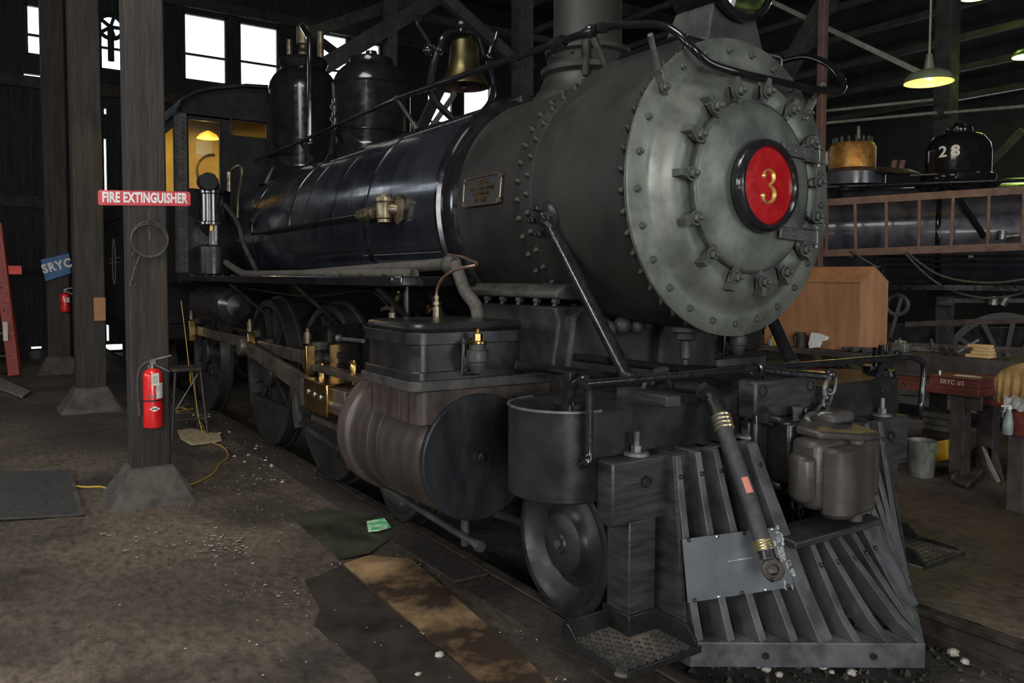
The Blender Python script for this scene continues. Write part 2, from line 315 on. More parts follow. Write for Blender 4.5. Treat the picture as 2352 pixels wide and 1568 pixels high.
# track bed between the rails: sunken ballast
mb = MB(); nx, ny = 380, 30
for j in range(ny+1):
    for i in range(nx+1):
        x = -17.6+27.6*(i/nx); y = -.72+1.44*j/ny
        mb.v.append(V((x, y, -.13+noise.noise(V((x*5, y*5, 0)))*.022+noise.noise(V((x*17, y*17, 5)))*.014)))
for j in range(ny):
    for i in range(nx): a = j*(nx+1)+i; mb.f.append([a, a+1, a+nx+2, a+nx+1])
struct('floor', mb, 'gravel', ang=180)
def rocky(r, seed, sq=.7):
    mb = MB().sphere((0, 0, 0), r, 8, 1); rr = random.Random(seed)
    for i, v in enumerate(mb.v): mb.v[i] = V((v.x*(1+rr.uniform(-.25, .3)), v.y*(1+rr.uniform(-.25, .3)), v.z*sq))
    return mb
g = MB(); rnd = random.Random(3)
for k in range(1500):
    x = rnd.uniform(.0, 3.2); y = rnd.uniform(-.64, .64); r = rnd.choice([.004, .006, .009, .014, .02])*rnd.uniform(.6, 1.2)
    b = [V((1, 0, 0)), V((0, 1, 0)), V((-1, 0, 0)), V((0, -1, 0)), V((0, 0, 1)), V((0, 0, -1))]
    o = V((x, y, -.125+r*.4)); g.add([o+p*r*rnd.uniform(.7, 1.4) for p in b], [(0,1,4),(1,2,4),(2,3,4),(3,0,4),(1,0,5),(2,1,5),(3,2,5),(0,3,5)])
o = part('ballast_gravel', g, 'gravel', ang=1); tag(o, 'loose dark gravel lying between the rails in front of the pilot', 'gravel', kind='stuff')
struct('foundation', MB().box((-17.8, -10.3, -.34), (10.3, 14.3, -.22)), 'dark')
struct('foundation', MB().box((-17.6, .80, -.2), (10, 1.0, -.045)), 'concrete')
struct('foundation', MB().box((-17.6, -1.03, -.2), (10, -.80, -.13)), 'concrete')
# rails
def rail_mb(y):
    p = [(-.036, 0), (.036, 0), (.036, -.03), (.008, -.042), (.008, -.12), (.07, -.135), (.07, -.15), (-.07, -.15), (-.07, -.135), (-.008, -.12), (-.008, -.042), (-.036, -.03)]
    return MB().prism([(-17.5, y+a, b) for a, b in p], (27.2, 0, 0))
o = part('rail', rail_mb(-.755), 'railm', bevel=.006); tag(o, 'worn steel rail on the near side, running under the cylinder side of the engine', 'rail')
o = part('rail', rail_mb(.755), 'railm', bevel=.006); tag(o, 'worn steel rail on the far side, emerging at the right past the pilot point', 'rail')
# timber planks flush with the floor beside the near rail
for i, (x0, x1, y0) in enumerate(((-17.5, -9.2, -1.0), (-9.18, -5.6, -1.0), (-5.57, -2.75, -1.0), (-2.72, -1.0, -1.0), (-.97, 1.1, -1.0), (1.12, 3.6, -1.0), (3.62, 10, -1.0))):
    mbp = MB().box((x0, -1.02, -.12), (x1, -.80, -.002+.004*(i % 2)))
    struct('floor_plank', mbp, 'timber', bevel=.008)

def wall_cells(mb, ax, val, th, a0, a1, z0, z1, holes):     # wall plane with rectangular holes, as slabs
    A = sorted({a0, a1, *[h[0] for h in holes], *[h[1] for h in holes]}); Z = sorted({z0, z1, *[h[2] for h in holes], *[h[3] for h in holes]})
    for i in range(len(A)-1):
        for j in range(len(Z)-1):
            ca, cz = (A[i]+A[i+1])/2, (Z[j]+Z[j+1])/2
            if any(h[0] < ca < h[1] and h[2] < cz < h[3] for h in holes): continue
            if ax == 'x': mb.box((val, A[i], Z[j]), (val+th, A[i+1], Z[j+1]))
            else: mb.box((A[i], val, Z[j]), (A[i+1], val+th, Z[j+1]))
    return mb
XB = -17.5
def wpx(u0, v0, u1, v1): a, b = at(u0, (v0+v1)/2, 'x', XB), at(u1, (v0+v1)/2, 'x', XB); m_ = (u0+u1)/2; return (a.y, b.y, at(m_, v1, 'x', XB).z, at(m_, v0, 'x', XB).z)
wins = [wpx(*q) for q in ((58, 12, 134, 130), (228, 36, 330, 166), (421, 34, 522, 190), (549, 56, 641, 204), (732, 78, 800, 215), (812, 96, 876, 225), (980, 205, 1041, 330), (1063, 196, 1128, 320))]
zt_w, zb_w = wins[0][3], wins[0][2]
wins += [(-9.5, -8.5, zb_w, zt_w), (-8.2, -7.2, zb_w, zt_w), (-6.3, -5.3, zb_w, zt_w), (-5.0, -4.0, zb_w, zt_w)]
slits = [(at(240, 400, 'x', XB).y, at(246, 400, 'x', XB).y, at(243, 480, 'x', XB).z, at(243, 318, 'x', XB).z), (at(240, 300, 'x', XB).y, at(246, 300, 'x', XB).y, at(243, 262, 'x', XB).z, at(243, 248, 'x', XB).z), (at(245, 750, 'x', XB).y, at(251, 750, 'x', XB).y, at(247, 783, 'x', XB).z, at(247, 730, 'x', XB).z), wpx(226, 791, 283, 804), wpx(72, 796, 96, 801), wpx(55, 170, 102, 179), wpx(228, 196, 274, 200)]
mb = wall_cells(MB(), 'x', XB-.15, .15, -10, 14, -.2, 9.5, wins+slits)
struct('wall_back', mb, 'wallm')
for i, (y0, y1, z0, z1) in enumerate(wins):
    fr = MB(); t = .05
    fr.box((XB-.1, y0, z0), (XB, y0+t, z1)).box((XB-.1, y1-t, z0), (XB, y1, z1)).box((XB-.1, y0, z0), (XB, y1, z0+t)).box((XB-.1, y0, z1-t), (XB, y1, z1)).box((XB-.09, y0, z0+(z1-z0)*.38), (XB-.02, y1, z0+(z1-z0)*.38+.05))
    f = struct('window_%d' % (i+1), fr, 'beam')
    zm = z0+(z1-z0)*.38
    for a, b in ((z0+t, zm), (zm+.05, z1-t)): part('pane', MB().box((XB-.07, y0+t, a), (XB-.062, y1-t, b)), 'glass', f)
# battens and girts that stripe the back wall
for z in (5.75, 3.2, 8.05):
    struct('trim_1' if z == 5.75 else ('trim_2' if z < 4 else 'trim_3'), MB().box((XB, -10, z-.12), (XB+.12, 14, z+.12)), 'beam')
fr_h = [(-6.9, -3.1, 0, 5.0), (2.5, 6.5, .6, 5.3)]
struct('wall_front', wall_cells(MB(), 'x', 10, .15, -10, 14, -.2, 9.5, fr_h), 'wallm')
struct('wall_right', wall_cells(MB(), 'y', 14, .15, XB-.15, 10.15, -.2, 9.5, []), 'wallm')
struct('wall_left', wall_cells(MB(), 'y', -10.15, .15, XB-.15, 10.15, -.2, 9.5, [(x-1.3, x+1.3, 2.55, 4.05) for x in (5.0, .2, -5.0)]), 'wallm')
struct('ceiling', MB().box((XB-.15, -10.15, 9.5), (10.15, 14.15, 9.6)), 'wallm')

# ---------------------------------------------------------------- posts
def post(name, label, x, y, s, top, bz, bw, grp=None, dpt=None):
    t = thing(name, label, 'post', (x, y, 0), group=grp)
    h = s/2; hx_ = (dpt or s)/2; mbq = MB(); rr = random.Random(int(x*10))
    n = 14; P = []
    for i in range(n+1):
        z = bz-.01+(top-bz)*i/n; k = rr.uniform(-.004, .004); y_ = y; y = y-.003*(z-.3)
        P.append([(x-hx_+k, y-h, z), (x+hx_, y-h+k, z), (x+hx_+k*.5, y+h, z), (x-hx_, y+h+k, z)]); y = y_
    for i in range(n):
        for a in range(4): b = (a+1) % 4; mbq.add([P[i][a], P[i][b], P[i+1][b], P[i+1][a]], [(0, 1, 2, 3)])
    mbq.add(P[0], [(3, 2, 1, 0)]); mbq.add(P[-1], [(0, 1, 2, 3)])
    part('shaft', mbq, 'timber', t, bevel=.012)
    B = MB(); H = h+.012; w2 = bw/2; c = .05
    lo = [(-w2, -w2+c), (-w2+c, -w2), (w2-c, -w2), (w2, -w2+c), (w2, w2-c), (w2-c, w2), (-w2+c, w2), (-w2, w2-c)]; c = .012
    hi = [(-H, -H+c), (-H+c, -H), (H-c, -H), (H, -H+c), (H, H-c), (H-c, H), (-H+c, H), (-H, H-c)]
    vs = [(x+a, y+b, -.02) for a, b in lo]+[(x+a, y+b, bz) for a, b in hi]
    B.add(vs, [list(range(8))[::-1], list(range(8, 16))]+[(i, (i+1) % 8, 8+(i+1) % 8, 8+i) for i in range(8)])
    part('footing', B, 'concrete', t, bevel=.01)
    return t
post('timber_post', 'dark square timber post on a flared concrete foot, nearest, carrying the fire extinguisher sign', -3.64, -2.08, .262, 9.4, .25, .62, dpt=.20)
post('timber_post', 'dark square timber post standing just behind the one with the red extinguisher', -8.25, -1.98, .32, 9.4, .28, .72)
post('timber_post', 'third dark timber post in the row, carrying the blue sign', -12.7, -1.99, .33, 9.4, .28, .72)
p0 = at(1878, 632, 'y', 5.4)
o = part('pipe_column', MB().box((p0.x-.045, p0.y-.045, -.02), (p0.x+.045, p0.y+.045, 9.4)), 'rtimber', bevel=.01); tag(o, 'thin red-brown column behind the round smokebox front', 'column')
p0 = at(2167, 400, 'y', 9.4)
o = part('timber_post', MB().box((p0.x-.13, p0.y-.13, -.02), (p0.x+.13, p0.y+.13, 9.4)), 'beam', bevel=.01); tag(o, 'dark timber post rising behind the engine at the right under the pendant lamp', 'post')

# ---------------------------------------------------------------- roof timbers
def roofbar(name, a, b, wpx, m, label, cat='beam', ext=0.0):
    P, Q = a, b; d = (Q-P).normalized(); wd = wpx/FPX*((P+Q)/2-CAM).dot(fw)
    o = part(name, MB().bar(P-d*ext, Q+d*ext, wd*.8, wd), m, bevel=.01); tag(o, label, cat); return o
X9 = lambda u, v: at(u, v, 'x', -9.4)
roofbar('roof_brace', X9(740, 155), X9(1030, -22), 36, 'beam', 'wide grey diagonal roof timber crossing above the two domes', ext=.3)
roofbar('roof_brace', at(715, 75, 'x', -11), at(960, -10, 'x', -11), 24, 'beam', 'dark roof timber running up to the right above the whistle')
roofbar('hanging_post', X9(897, -30), X9(896, 168), 30, 'beam', 'dark hanging timber with bolts beside the wide diagonal brace')
roofbar('roof_brace', at(1000, -25, 'x', -8), at(1190, 148, 'x', -8), 26, 'beam', 'dark timber brace sloping down to the right behind the bell')
roofbar('hanging_post', at(1200, -25, 'x', -8), at(1200, 230, 'x', -8), 42, 'beam', 'dark vertical timber between the bell and the smokestack', cat='post')
roofbar('roof_brace', at(905, 25, 'x', -12), at(1270, 95, 'x', -12), 15, 'beam', 'thin timber sloping down to the right high behind the bell')
roofbar('roof_brace', at(955, 320, 'x', -12), at(1010, 205, 'x', -12), 22, 'beam', 'dark short brace crossing the bright window left of the bell stand')
roofbar('roof_brace', at(985, 300, 'x', -14), at(1045, 215, 'x', -14), 11, 'board', 'pale thin brace crossing the bright window under the bell')
roofbar('roof_brace', at(690, 60, 'x', -14), at(770, 120, 'x', -14), 18, 'beam', 'dark brace sloping down to the right behind the whistle')
roofbar('roof_brace', at(1925, -40, 'y', 7), at(1790, 190, 'y', 7), 36, 'beam', 'thick dark roof brace leaning beside the headlight')
roofbar('roof_brace', at(1775, 5, 'y', 8), at(2110, 165, 'y', 8), 11, 'board', 'long thin strut running from the headlight down towards the pendant lamp')
roofbar('roof_brace', at(2352, 300, 'y', 11.5), at(2255, 400, 'y', 11.5), 20, 'beam', 'dark brace rising to the right edge behind the number 28 dome')
for i, (a, b, yy, wd, lb) in enumerate((((1893, 255), (2142, 229), 8.6, 6, 'upper of the two grey pipes running below the pendant lamp'), ((1893, 283), (2150, 259), 8.6, 6, 'lower of the two grey pipes running below the pendant lamp'), ((2170, 259), (2352, 244), 9.0, 6, 'grey pipe running to the right edge above the number 28 dome'))):
    p, q = at(*a, 'y', yy), at(*b, 'y', yy); o = part('wall_pipe', MB().cyl(p, q, wd/FPX*(p-CAM).length/2, n=10), 'board'); tag(o, lb, 'pipe')
for i in range(9):      # purlins of the far roof, barely lit
    z = 5.2+i*.42; y = 13.2-i*.55
    struct('purlin', MB().box((-15, y, z), (9, y+.1, z+.12)), 'beam')
for i, x in enumerate((-13, -9.5, -6)):
    struct('tie_beam', MB().box((x+.8, -10, 7.9+.12*i), (x+1.0, 14, 8.2+.12*i)), 'beam')
# hand wheel silhouette hanging in front of the left window
c = at(254, 62, 'x', -12.0); R = 24/FPX*15.5
hw = thing('hand_wheel', 'spoked iron hand wheel on a stalk, silhouetted against the narrow upper left window', 'wheel', tuple(c))
part('rim', MB().torus(c, (1, 0, 0), R*.92, R*.17, 28, 8), 'dark', hw)
mb = MB()
for k in range(5): a = 2*pi*k/5+.3; mb.bar(c, c+V((0, sin(a), cos(a)))*R*.9, .05, .05)
part('spokes', mb, 'dark', hw)
part('stalk', MB().cyl(c, c-V((0, 0, R*2.7)), .05, n=10), 'dark', hw)
part('hanger', MB().cyl(c+V((0, 0, R)), V((c.x, c.y, 7.95)), .03, n=8), 'dark', hw)

# pendant lamps
def lamp(c, sc, name, label, lit='bulb', shade_in='shadei', power=18, col=(1, .6, .15), cordtop=9.5):
    t = thing(name, label, 'lamp', tuple(c))
    s = sc
    part('shade', MB().lathe([(.155*s, 0), (.150*s, .03*s), (.125*s, .06*s), (.08*s, .078*s), (.033*s, .085*s), (.028*s, .13*s), (.018*s, .19*s), (.001, .195*s)], c, n=36), 'shadeo', t)
    part('reflector', MB().lathe([(.150*s, .002), (.142*s, .03*s), (.11*s, .055*s), (.03*s, .07*s), (.001, .072*s)], c, n=36), shade_in, t)
    part('bulb', MB().sphere(c+V((0, 0, .04*s)), .026*s, 12), lit, t)
    part('stem', MB().cyl(c+V((0, 0, .19*s)), V((c.x, c.y, cordtop)), .008*s, n=8), 'shadeo', t)
    point('lamp_bulb', c+V((0, 0, -.03)), power, col, .04)
    return t
c = at(2133, 190, 'y', 5.0); lamp(c, .235/.155, 'pendant_lamp', 'green-grey bowl pendant lamp glowing amber over the right of the shed')
for u, v, yy, lb in ((2240, -6, 11, 'pendant lamp glowing green at the very top of the picture'), (2362, 130, 11, 'pendant lamp glowing green at the right edge of the picture')):
    c = at(u, v, 'y', yy); lamp(c, 1.5, 'pendant_lamp', lb, 'gbulb', 'gbulb', 12, (.7, 1, .2))

# ================================================================ LOCOMOTIVE
LO = thing('steam_locomotive', 'large black steam locomotive with grey smokebox front and red number 3 plate', 'locomotive', (0, 0, 0))
def lp(name, mb, m, **k): return part(name, mb, m, k.pop('parent', LO), **k)
hexm = {}
def bolt_mesh(kind, r, h, m, washer=0, stud=.0):
    k = (kind, r, h, m)
    if k not in hexm:
        mb = MB()
        if washer: mb.lathe([(0, 0), (washer, 0), (washer, .006), (r, .006)], (0, 0, 0), (1, 0, 0), 14)
        b = .006 if washer else 0
        if kind == 'hex': mb.lathe([(0, b), (r, b), (r, b+h*.8), (r*.85, b+h), (0, b+h)], (0, 0, 0), (1, 0, 0), 6)
        elif kind == 'cone': mb.lathe([(r, 0), (r*.93, h*.25), (r*.35, h*.9), (0.001, h)], (0, 0, 0), (1, 0, 0), 12)
        elif kind == 'round': mb.lathe([(r, 0), (r*.85, h*.6), (r*.45, h*.93), (0.001, h)], (0, 0, 0), (1, 0, 0), 10)
        if stud: mb.lathe([(r*.5, b+h*.9), (r*.5, b+h+stud*.8), (r*.38, b+h+stud), (0.001, b+h+stud)], (0, 0, 0), (1, 0, 0), 10)
        hexm[k] = mb.mesh(kind, m)
    return hexm[k]
def bolt(name, p, d, kind='hex', r=.016, h=.014, m='frontd', washer=0, stud=.008, parent=None):
    return link(name, bolt_mesh(kind, r, h, m, washer, stud), parent or LO, tuple(p), orient(d), world=True)

# ---- smokebox
xb0 = cylp(1040, 440, .70).x; xb1 = cylp(1003, 440, .74).x
SB = lp('smokebox', MB().lathe([(.60, -.03), (.68, -.025), (.682, xb0)], (0, 0, ZC), (1, 0, 0), 96), 'smoke')
lp('smokebox_ring', MB().lathe([(.675, xb0+.03), (.705, xb0+.02), (.715, xb0), (.72, xb1+.02), (.745, xb1+.01), (.745, xb1-.02), (.72, xb1-.03)], (0, 0, ZC), (1, 0, 0), 96), 'gloss')
part('seam_strap', MB().lathe([(.681, -.94), (.6845, -.925), (.6845, -.78), (.681, -.765)], (0, 0, ZC), (1, 0, 0), 96), 'smoke', SB)
def radial(t): return V((0, -sin(radians(t)), cos(radians(t))))     # t from top toward the near side
for row, (x, r) in enumerate(((-.055, .682), (-.80, .687), (-.885, .687))):
    n = 46 if row == 0 else 44
    for k in range(-1, n//2+1):
        t = 360*k/n+(2 if row == 2 else 0); d = radial(t); p = V((x, 0, ZC))+d*(r*1.018-.002)
        bolt('rivet', p, d, 'cone', .020 if row else .022, .024 if row else .032, 'smoke', 0, 0, parent=SB)
# ---- front plate and door
FP = lp('smokebox_front', MB().lathe([(.66, -.03), (.706, -.022), (.708, -.004), (.704, 0), (.61, 0), (.595, .003), (.575, .015), (.55, .042), (.52, .070), (.485, .086), (.45, .086), (.42, .076), (.395, .070)], (0, 0, ZC), (1, 0, 0), 128), 'front', ang=50)
part('cover_seam', MB().lathe([(.402, .068), (.406, .074), (.404, .102), (.398, .108), (.392, .110)], (0, 0, ZC), (1, 0, 0), 128), 'frontd', FP)
DO = lp('smokebox_door', MB().lathe([(.395, .066), (.392, .108), (.375, .118), (.33, .124), (.25, .134), (.15, .142), (.001, .145)], (0, 0, ZC), (1, 0, 0), 96), 'front', ang=50)
RB = .660
for k in range(25):
    if k in (9, 16): continue
    t = radians(k*14.41); p = V((0, -sin(t), -cos(t)))*RB+V((0, 0, ZC)); bolt('rim_bolt', p, (1, 0, 0), 'hex', .0175, .016, 'frontd', 0, .012, parent=FP)
dog = MB(); dd_ = [(-.056, .007, -.002, .011), (-.03, .012, -.004, .020), (0, .016, -.008, .026), (.03, .020, -.012, .024), (.036, .022, -.035, .020), (.066, .022, -.035, .017)]
for (z_, xt_, xb_, w_) in dd_:
    for q in ((xb_, -w_), (xt_, -w_*.85), (xt_, w_*.85), (xb_, w_)): dog.v.append(V((q[0]+.008, q[1], z_)))
for i in range(len(dd_)-1):
    for j in range(4): a, b = 4*i+j, 4*i+(j+1) % 4; dog.f.append([a, b, b+4, a+4])
dog.f += [[3, 2, 1, 0], [20, 21, 22, 23]]
dog = dog.mesh('dog', 'frontd', 30)
for k in range(15):
    t = radians(-5.5+24*k+[0, .6, 1.5, 2, 3, 2, 0, -1.5, 0, 1, 3, 5, 3, 3, 2][k]); rd = V((0, -sin(t), -cos(t))); p = V((.105, 0, ZC))+rd*.455
    y = rd.cross(V((1, 0, 0)))
    o = link('door_dog', dog, LO, tuple(p), Matrix((V((1, 0, 0)), y, rd)).transposed().to_euler())
    if o.parent: pass
    bolt('dog_nut', p+V((.026, 0, 0)), (1, 0, 0), 'hex', .024, .022, 'frontd', .034, .018)
# hinges on the far side
for (u0, v0, u1, v1) in ((1798, 340, 1885, 360), (1790, 533, 1880, 545)):
    a = at(u0, v0, 'x', .155); b = at(u1, v1, 'x', .115)
    H = lp('door_hinge', MB().bar(a, b, .018, .062, (0, 0, 1)), 'frontd', bevel=.006)
    for f in (.12, .3, .5): bolt('hinge_rivet', a.lerp(b, f)+V((.008, 0, 0)), (1, 0, 0), 'round', .011, .009, 'frontd', 0, 0)
    e = a.lerp(b, .93); part('hinge_pin', MB().cyl(e-V((0, 0, .055)), e+V((0, 0, .05)), .012, n=10), 'dsteel', H)
    part('hinge_lug', MB().bar(a.lerp(b, .55)+V((0, 0, .036)), b+V((0, .01, .036)), .03, .008).bar(a.lerp(b, .55)-V((0, 0, .036)), b+V((0, .01, -.036)), .03, .008), 'frontd', H)
# number plate
NP = lp('number_plate', MB().lathe([(.16, .14), (.213, .15), (.218, .168), (.212, .190), (.196, .205), (.182, .205), (.176, .192), (.174, .180)], (0, 0, ZC), (1, 0, 0), 96), 'thick')
part('red_disc', MB().lathe([(.176, .182), (.10, .187), (.001, .189)], (0, 0, ZC), (1, 0, 0), 72), 'red', NP, ang=80)['label'] = 'glossy red enamel disc'
# the numeral: two bowls with swelling strokes and ball ends
def ribbon(pts, x0, dep):
    mb = MB(); P = []; m = len(pts)
    for i in range(m-1):
        p0, p1, p2, p3 = pts[max(i-1, 0)], pts[i], pts[i+1], pts[min(i+2, m-1)]
        for k in range(5):
            t = k/5; P.append([.5*((2*p1[j])+(p2[j]-p0[j])*t+(2*p0[j]-5*p1[j]+4*p2[j]-p3[j])*t*t+(3*p1[j]-p0[j]-3*p2[j]+p3[j])*t**3) for j in range(3)])
    P.append(list(pts[-1])); q = []
    for i, (a, b, wd) in enumerate(P):
        n0, n1 = P[max(0, i-1)], P[min(len(P)-1, i+1)]; d = V((n1[0]-n0[0], n1[1]-n0[1])).normalized(); nn = V((-d.y, d.x))*wd
        q.append((V((a, b))+nn, V((a, b))-nn))
    for i in range(len(q)):
        for s in (0, 1): mb.v.append(V((x0, q[i][s].x, q[i][s].y)))
        mb.v.append(V((x0+dep, (q[i][0].x+q[i][1].x)/2, (q[i][0].y+q[i][1].y)/2)))
    for i in range(len(q)-1): a = 3*i; mb.f += [[a, a+2, a+5, a+3], [a+2, a+1, a+4, a+5]]
    return mb
zc = ZC
n3 = ribbon([(-.045, zc+.052, .010), (-.036, zc+.078, .009), (-.008, zc+.098, .007), (.026, zc+.086, .013), (.038, zc+.055, .019), (.026, zc+.022, .014), (.000, zc+.006, .006), (-.014, zc+.004, .006)], .187, .010)
n3b = ribbon([(-.012, zc+.004, .006), (.006, zc+.000, .007), (.034, zc-.018, .016), (.046, zc-.052, .021), (.030, zc-.090, .014), (-.004, zc-.106, .008), (-.036, zc-.092, .009), (-.048, zc-.062, .010)], .187, .010)
n3.add(n3b.v, n3b.f)
for cy, cz, r in ((-.040, .058, .017), (-.044, -.064, .018)): n3.lathe([(r, 0), (r*.7, .008), (.001, .011)], (.186, cy, zc+cz), (1, 0, 0), 16)
for q_ in n3.v: q_.y *= .92; q_.z = ZC+(q_.z-ZC)*.76
part('numeral_three', n3, 'gold', NP)['label'] = 'raised gold numeral 3'

# ---- boiler jacket
xj = -6.76
BJ = lp('boiler_jacket', MB().lathe([(.70, xb1+.005), (.73, xb1), (.73, xj)], (0, 0, ZC), (1, 0, 0), 96), 'jacket')
for u in (838, 672, 594):
    x = cylp(u, 460, .735).x; part('boiler_band', MB().lathe([(.729, x-.035), (.7365, x-.03), (.7365, x+.03), (.729, x+.035)], (0, 0, ZC), (1, 0, 0), 96), 'gloss', BJ)
for u in (770, 710):
    x = cylp(u, 450, .735).x; part('jacket_seam', MB().lathe([(.729, x-.012), (.7325, x-.01), (.7325, x+.01), (.729, x+.012)], (0, 0, ZC), (1, 0, 0), 96), 'gloss', BJ)
# line of little screws along the jacket seam
mb = MB(); 
for k in range(95):
    for t, x0, x1 in ((36, xb1-.05, -4.3),):
        x = x0+(x1-x0)*k/94; d = radial(t); p = V((x, 0, ZC))+d*.7415; mb.sphere(p, .0065, 6)
for k in range(60):
    x = xb1-.05+(-2.9-xb1)*k/59; d = radial(112); mb.sphere(V((x, 0, ZC))+d*.7415, .005, 6)
o = part('seam_screws', mb, 'dsteel', BJ); o['kind'] = 'stuff'

# ---- brace rods from smokebox to beam
bp = cylp(1257, 500, .69); bq = at(1440, 868, 'z', 1.09); bq.x = max(bq.x, -.35) if False else bq.x
for s in (-1, 1):
    a = V((bp.x, bp.y*-s if s == 1 else bp.y, bp.z)); a.y = -abs(bp.y)*(-s)
    a = V((bp.x, s*abs(bp.y), bp.z)); b_ = V((-.16, s*.62, 1.08)) 
    if s == -1: b_ = at(1442, 868, 'y', -.55)
    else: b_ = at(1820, 838, 'y', .62)
    BR = lp('smokebox_brace', MB().tube([a, a.lerp(b_, .1), b_], .034, 14), 'thick')
    pd = (a-V((a.x, 0, ZC))).normalized()
    part('brace_flange', MB().lathe([(0, 0), (.085, 0), (.085, .014), (.07, .022), (0, .022)], a-pd*.012, pd, 24), 'satin', BR)
    if s == -1:
        for u, v in ((1236, 477), (1226, 505), (1262, 500), (1241, 536)): q_ = cylp(u, v, .70); bolt('flange_nut', q_, pd, 'hex', .021, .022, 'satin', 0, .02)
        part('clevis', MB().cyl(a-pd*.0, a+pd*.05, .035, n=14).bar(a+pd*.03, a.lerp(b_, .08), .06, .03), 'satin', BR, bevel=.006)
    part('foot', MB().box((b_.x-.05, b_.y-.07, b_.z-.03), (b_.x+.05, b_.y+.07, b_.z-.005)).cyl(b_-V((0, 0, .02)), b_+V((0, 0, .03)), .045, n=12), 'satin', BR, bevel=.004)

# ---- builder's plate
bc = cylp(1110, 438, .684); bn = (bc-V((bc.x, 0, ZC))).normalized(); bu = V((0, 0, 1)); bu = (bu-bn*bu.dot(bn)).normalized(); bx = V((1, 0, 0))
hw_, hh = .20, .082
def onpl(x, y, o=0): return bc+bx*x+bu*y+bn*o
c_ = .03; oct_ = [(-hw_, -hh+c_), (-hw_+c_, -hh), (hw_-c_, -hh), (hw_, -hh+c_), (hw_, hh-c_), (hw_-c_, hh), (-hw_+c_, hh), (-hw_, hh-c_)]
BP = lp('builder_plate', MB().prism([onpl(*p, -.004) for p in oct_], bn*.014), 'black')
part('plate_rim', MB().tube([onpl(*p, .012) for p in oct_], .006, 8, closed=True), 'bronze', BP)
for sx in (-1, 1):
    for sy in (-1, 1): part('plate_bolt', MB().cyl(onpl(sx*(hw_-.012), sy*(hh-.012), .0), onpl(sx*(hw_-.012), sy*(hh-.012), .02), .014, n=8), 'bronze', BP)
for ln, y, sz in (('ROGERS', .047, .040), ('LOCOMOTIVE WORKS', .012, .027), ('PATERSON N.J.', -.018, .027), ('Nº 4493', -.052, .040)):
    text('raised_lettering', ln, sz, 'brass', BP, onpl(0, y, .011), bx, bu, .0025, .95, .0008)

# ---- smokestack
ST = lp('smokestack', MB().lathe([(.215, 3.0), (.206, 3.03), (.206, 4.3), (.19, 4.3), (.19, 3.0)], (-1.17, 0, 0), (0, 0, 1), 56), 'smoke')
part('stack_base', MB().lathe([(.40, 2.60), (.34, 2.68), (.285, 2.76), (.262, 2.82), (.282, 2.84), (.282, 2.87), (.245, 2.885), (.238, 2.945), (.258, 2.96), (.258, 2.985), (.225, 3.0), (.2, 3.0)], (-1.17, 0, 0), (0, 0, 1), 56), 'smoke', ST)
part('stack_seam_boss', MB().cyl((-.97, -.17, 2.78), (-.97, -.17, 2.99), .028, n=12), 'smoke', ST)
for k in range(10):
    a = 2*pi*k/10+.2; bolt('stack_rivet', V((-1.17+cos(a)*.24, sin(a)*.24, 2.93)), (cos(a), sin(a), 0), 'round', .012, .01, 'smoke', 0, 0, parent=ST)
part('stack_flange', MB().bar((-1.75, -.12, 2.735), (-1.5, -.14, 2.735), .24, .05), 'satin', ST, bevel=.012)

# ---- headlight
HL = lp('headlight', MB().lathe([(.12, -.36), (.19, -.30), (.215, -.2), (.22, -.02), (.235, -.01), (.235, .02), (.222, .03), (.205, .03), (.205, .01)], (-.0, 0, 3.10), (1, 0, 0), 56), 'gloss')
part('reflector', MB().lathe([(.204, .0), (.17, -.06), (.10, -.11), (.03, -.13), (.001, -.13)], (0, 0, 3.10), (1, 0, 0), 40), 'refl', HL)
part('lens', MB().lathe([(.207, .015), (.15, .03), (.08, .04), (.001, .043)], (0, 0, 3.10), (1, 0, 0), 40), 'lens', HL)
part('lamp_burner', MB().cyl((-.06, 0, 2.93), (-.06, 0, 3.06), .018, n=10).sphere((-.06, 0, 3.09), .03, 10), 'brass', HL)
sh = MB(); mbx = [(-.34, -.20), (-.02, -.20), (-.02, .20), (-.34, .20)]
sh.add([(x, y, 2.757) for x, y in mbx]+[(x*.8-.02, y*.72, 2.95) for x, y in mbx], [(3, 2, 1, 0), (4, 5, 6, 7), (0, 1, 5, 4), (1, 2, 6, 5), (2, 3, 7, 6), (3, 0, 4, 7)])
lp('headlight_bracket', sh, 'saddle', bevel=.008)
SH = lp('headlight_shelf', MB().rrect(-.52, -.022, -.36, .36, 2.742, 2.757, .05), 'gloss')
part('shelf_edge', MB().tube([(-.024, -.345, 2.60), (-.024, -.345, 2.74), (-.024, -.33, 2.752), (-.024, .33, 2.752), (-.024, .345, 2.74), (-.024, .345, 2.58)], .006, 8), 'dsteel', SH)
part('shelf_bracket', MB().box((-.045, -.34, 2.48), (-.03, .34, 2.745)), 'dark', SH)

part('platform_side', MB().prism([(-.80, -.34, 2.55), (-.80, -.34, 2.70), (-.50, -.34, 2.745), (-.04, -.34, 2.745), (-.04, -.34, 2.50)], (0, .012, 0)), 'smoke', SH)
part('platform_side', MB().prism([(-.80, .34, 2.55), (-.80, .34, 2.70), (-.50, .34, 2.745), (-.04, .34, 2.745), (-.04, .34, 2.50)], (0, -.012, 0)), 'smoke', SH)
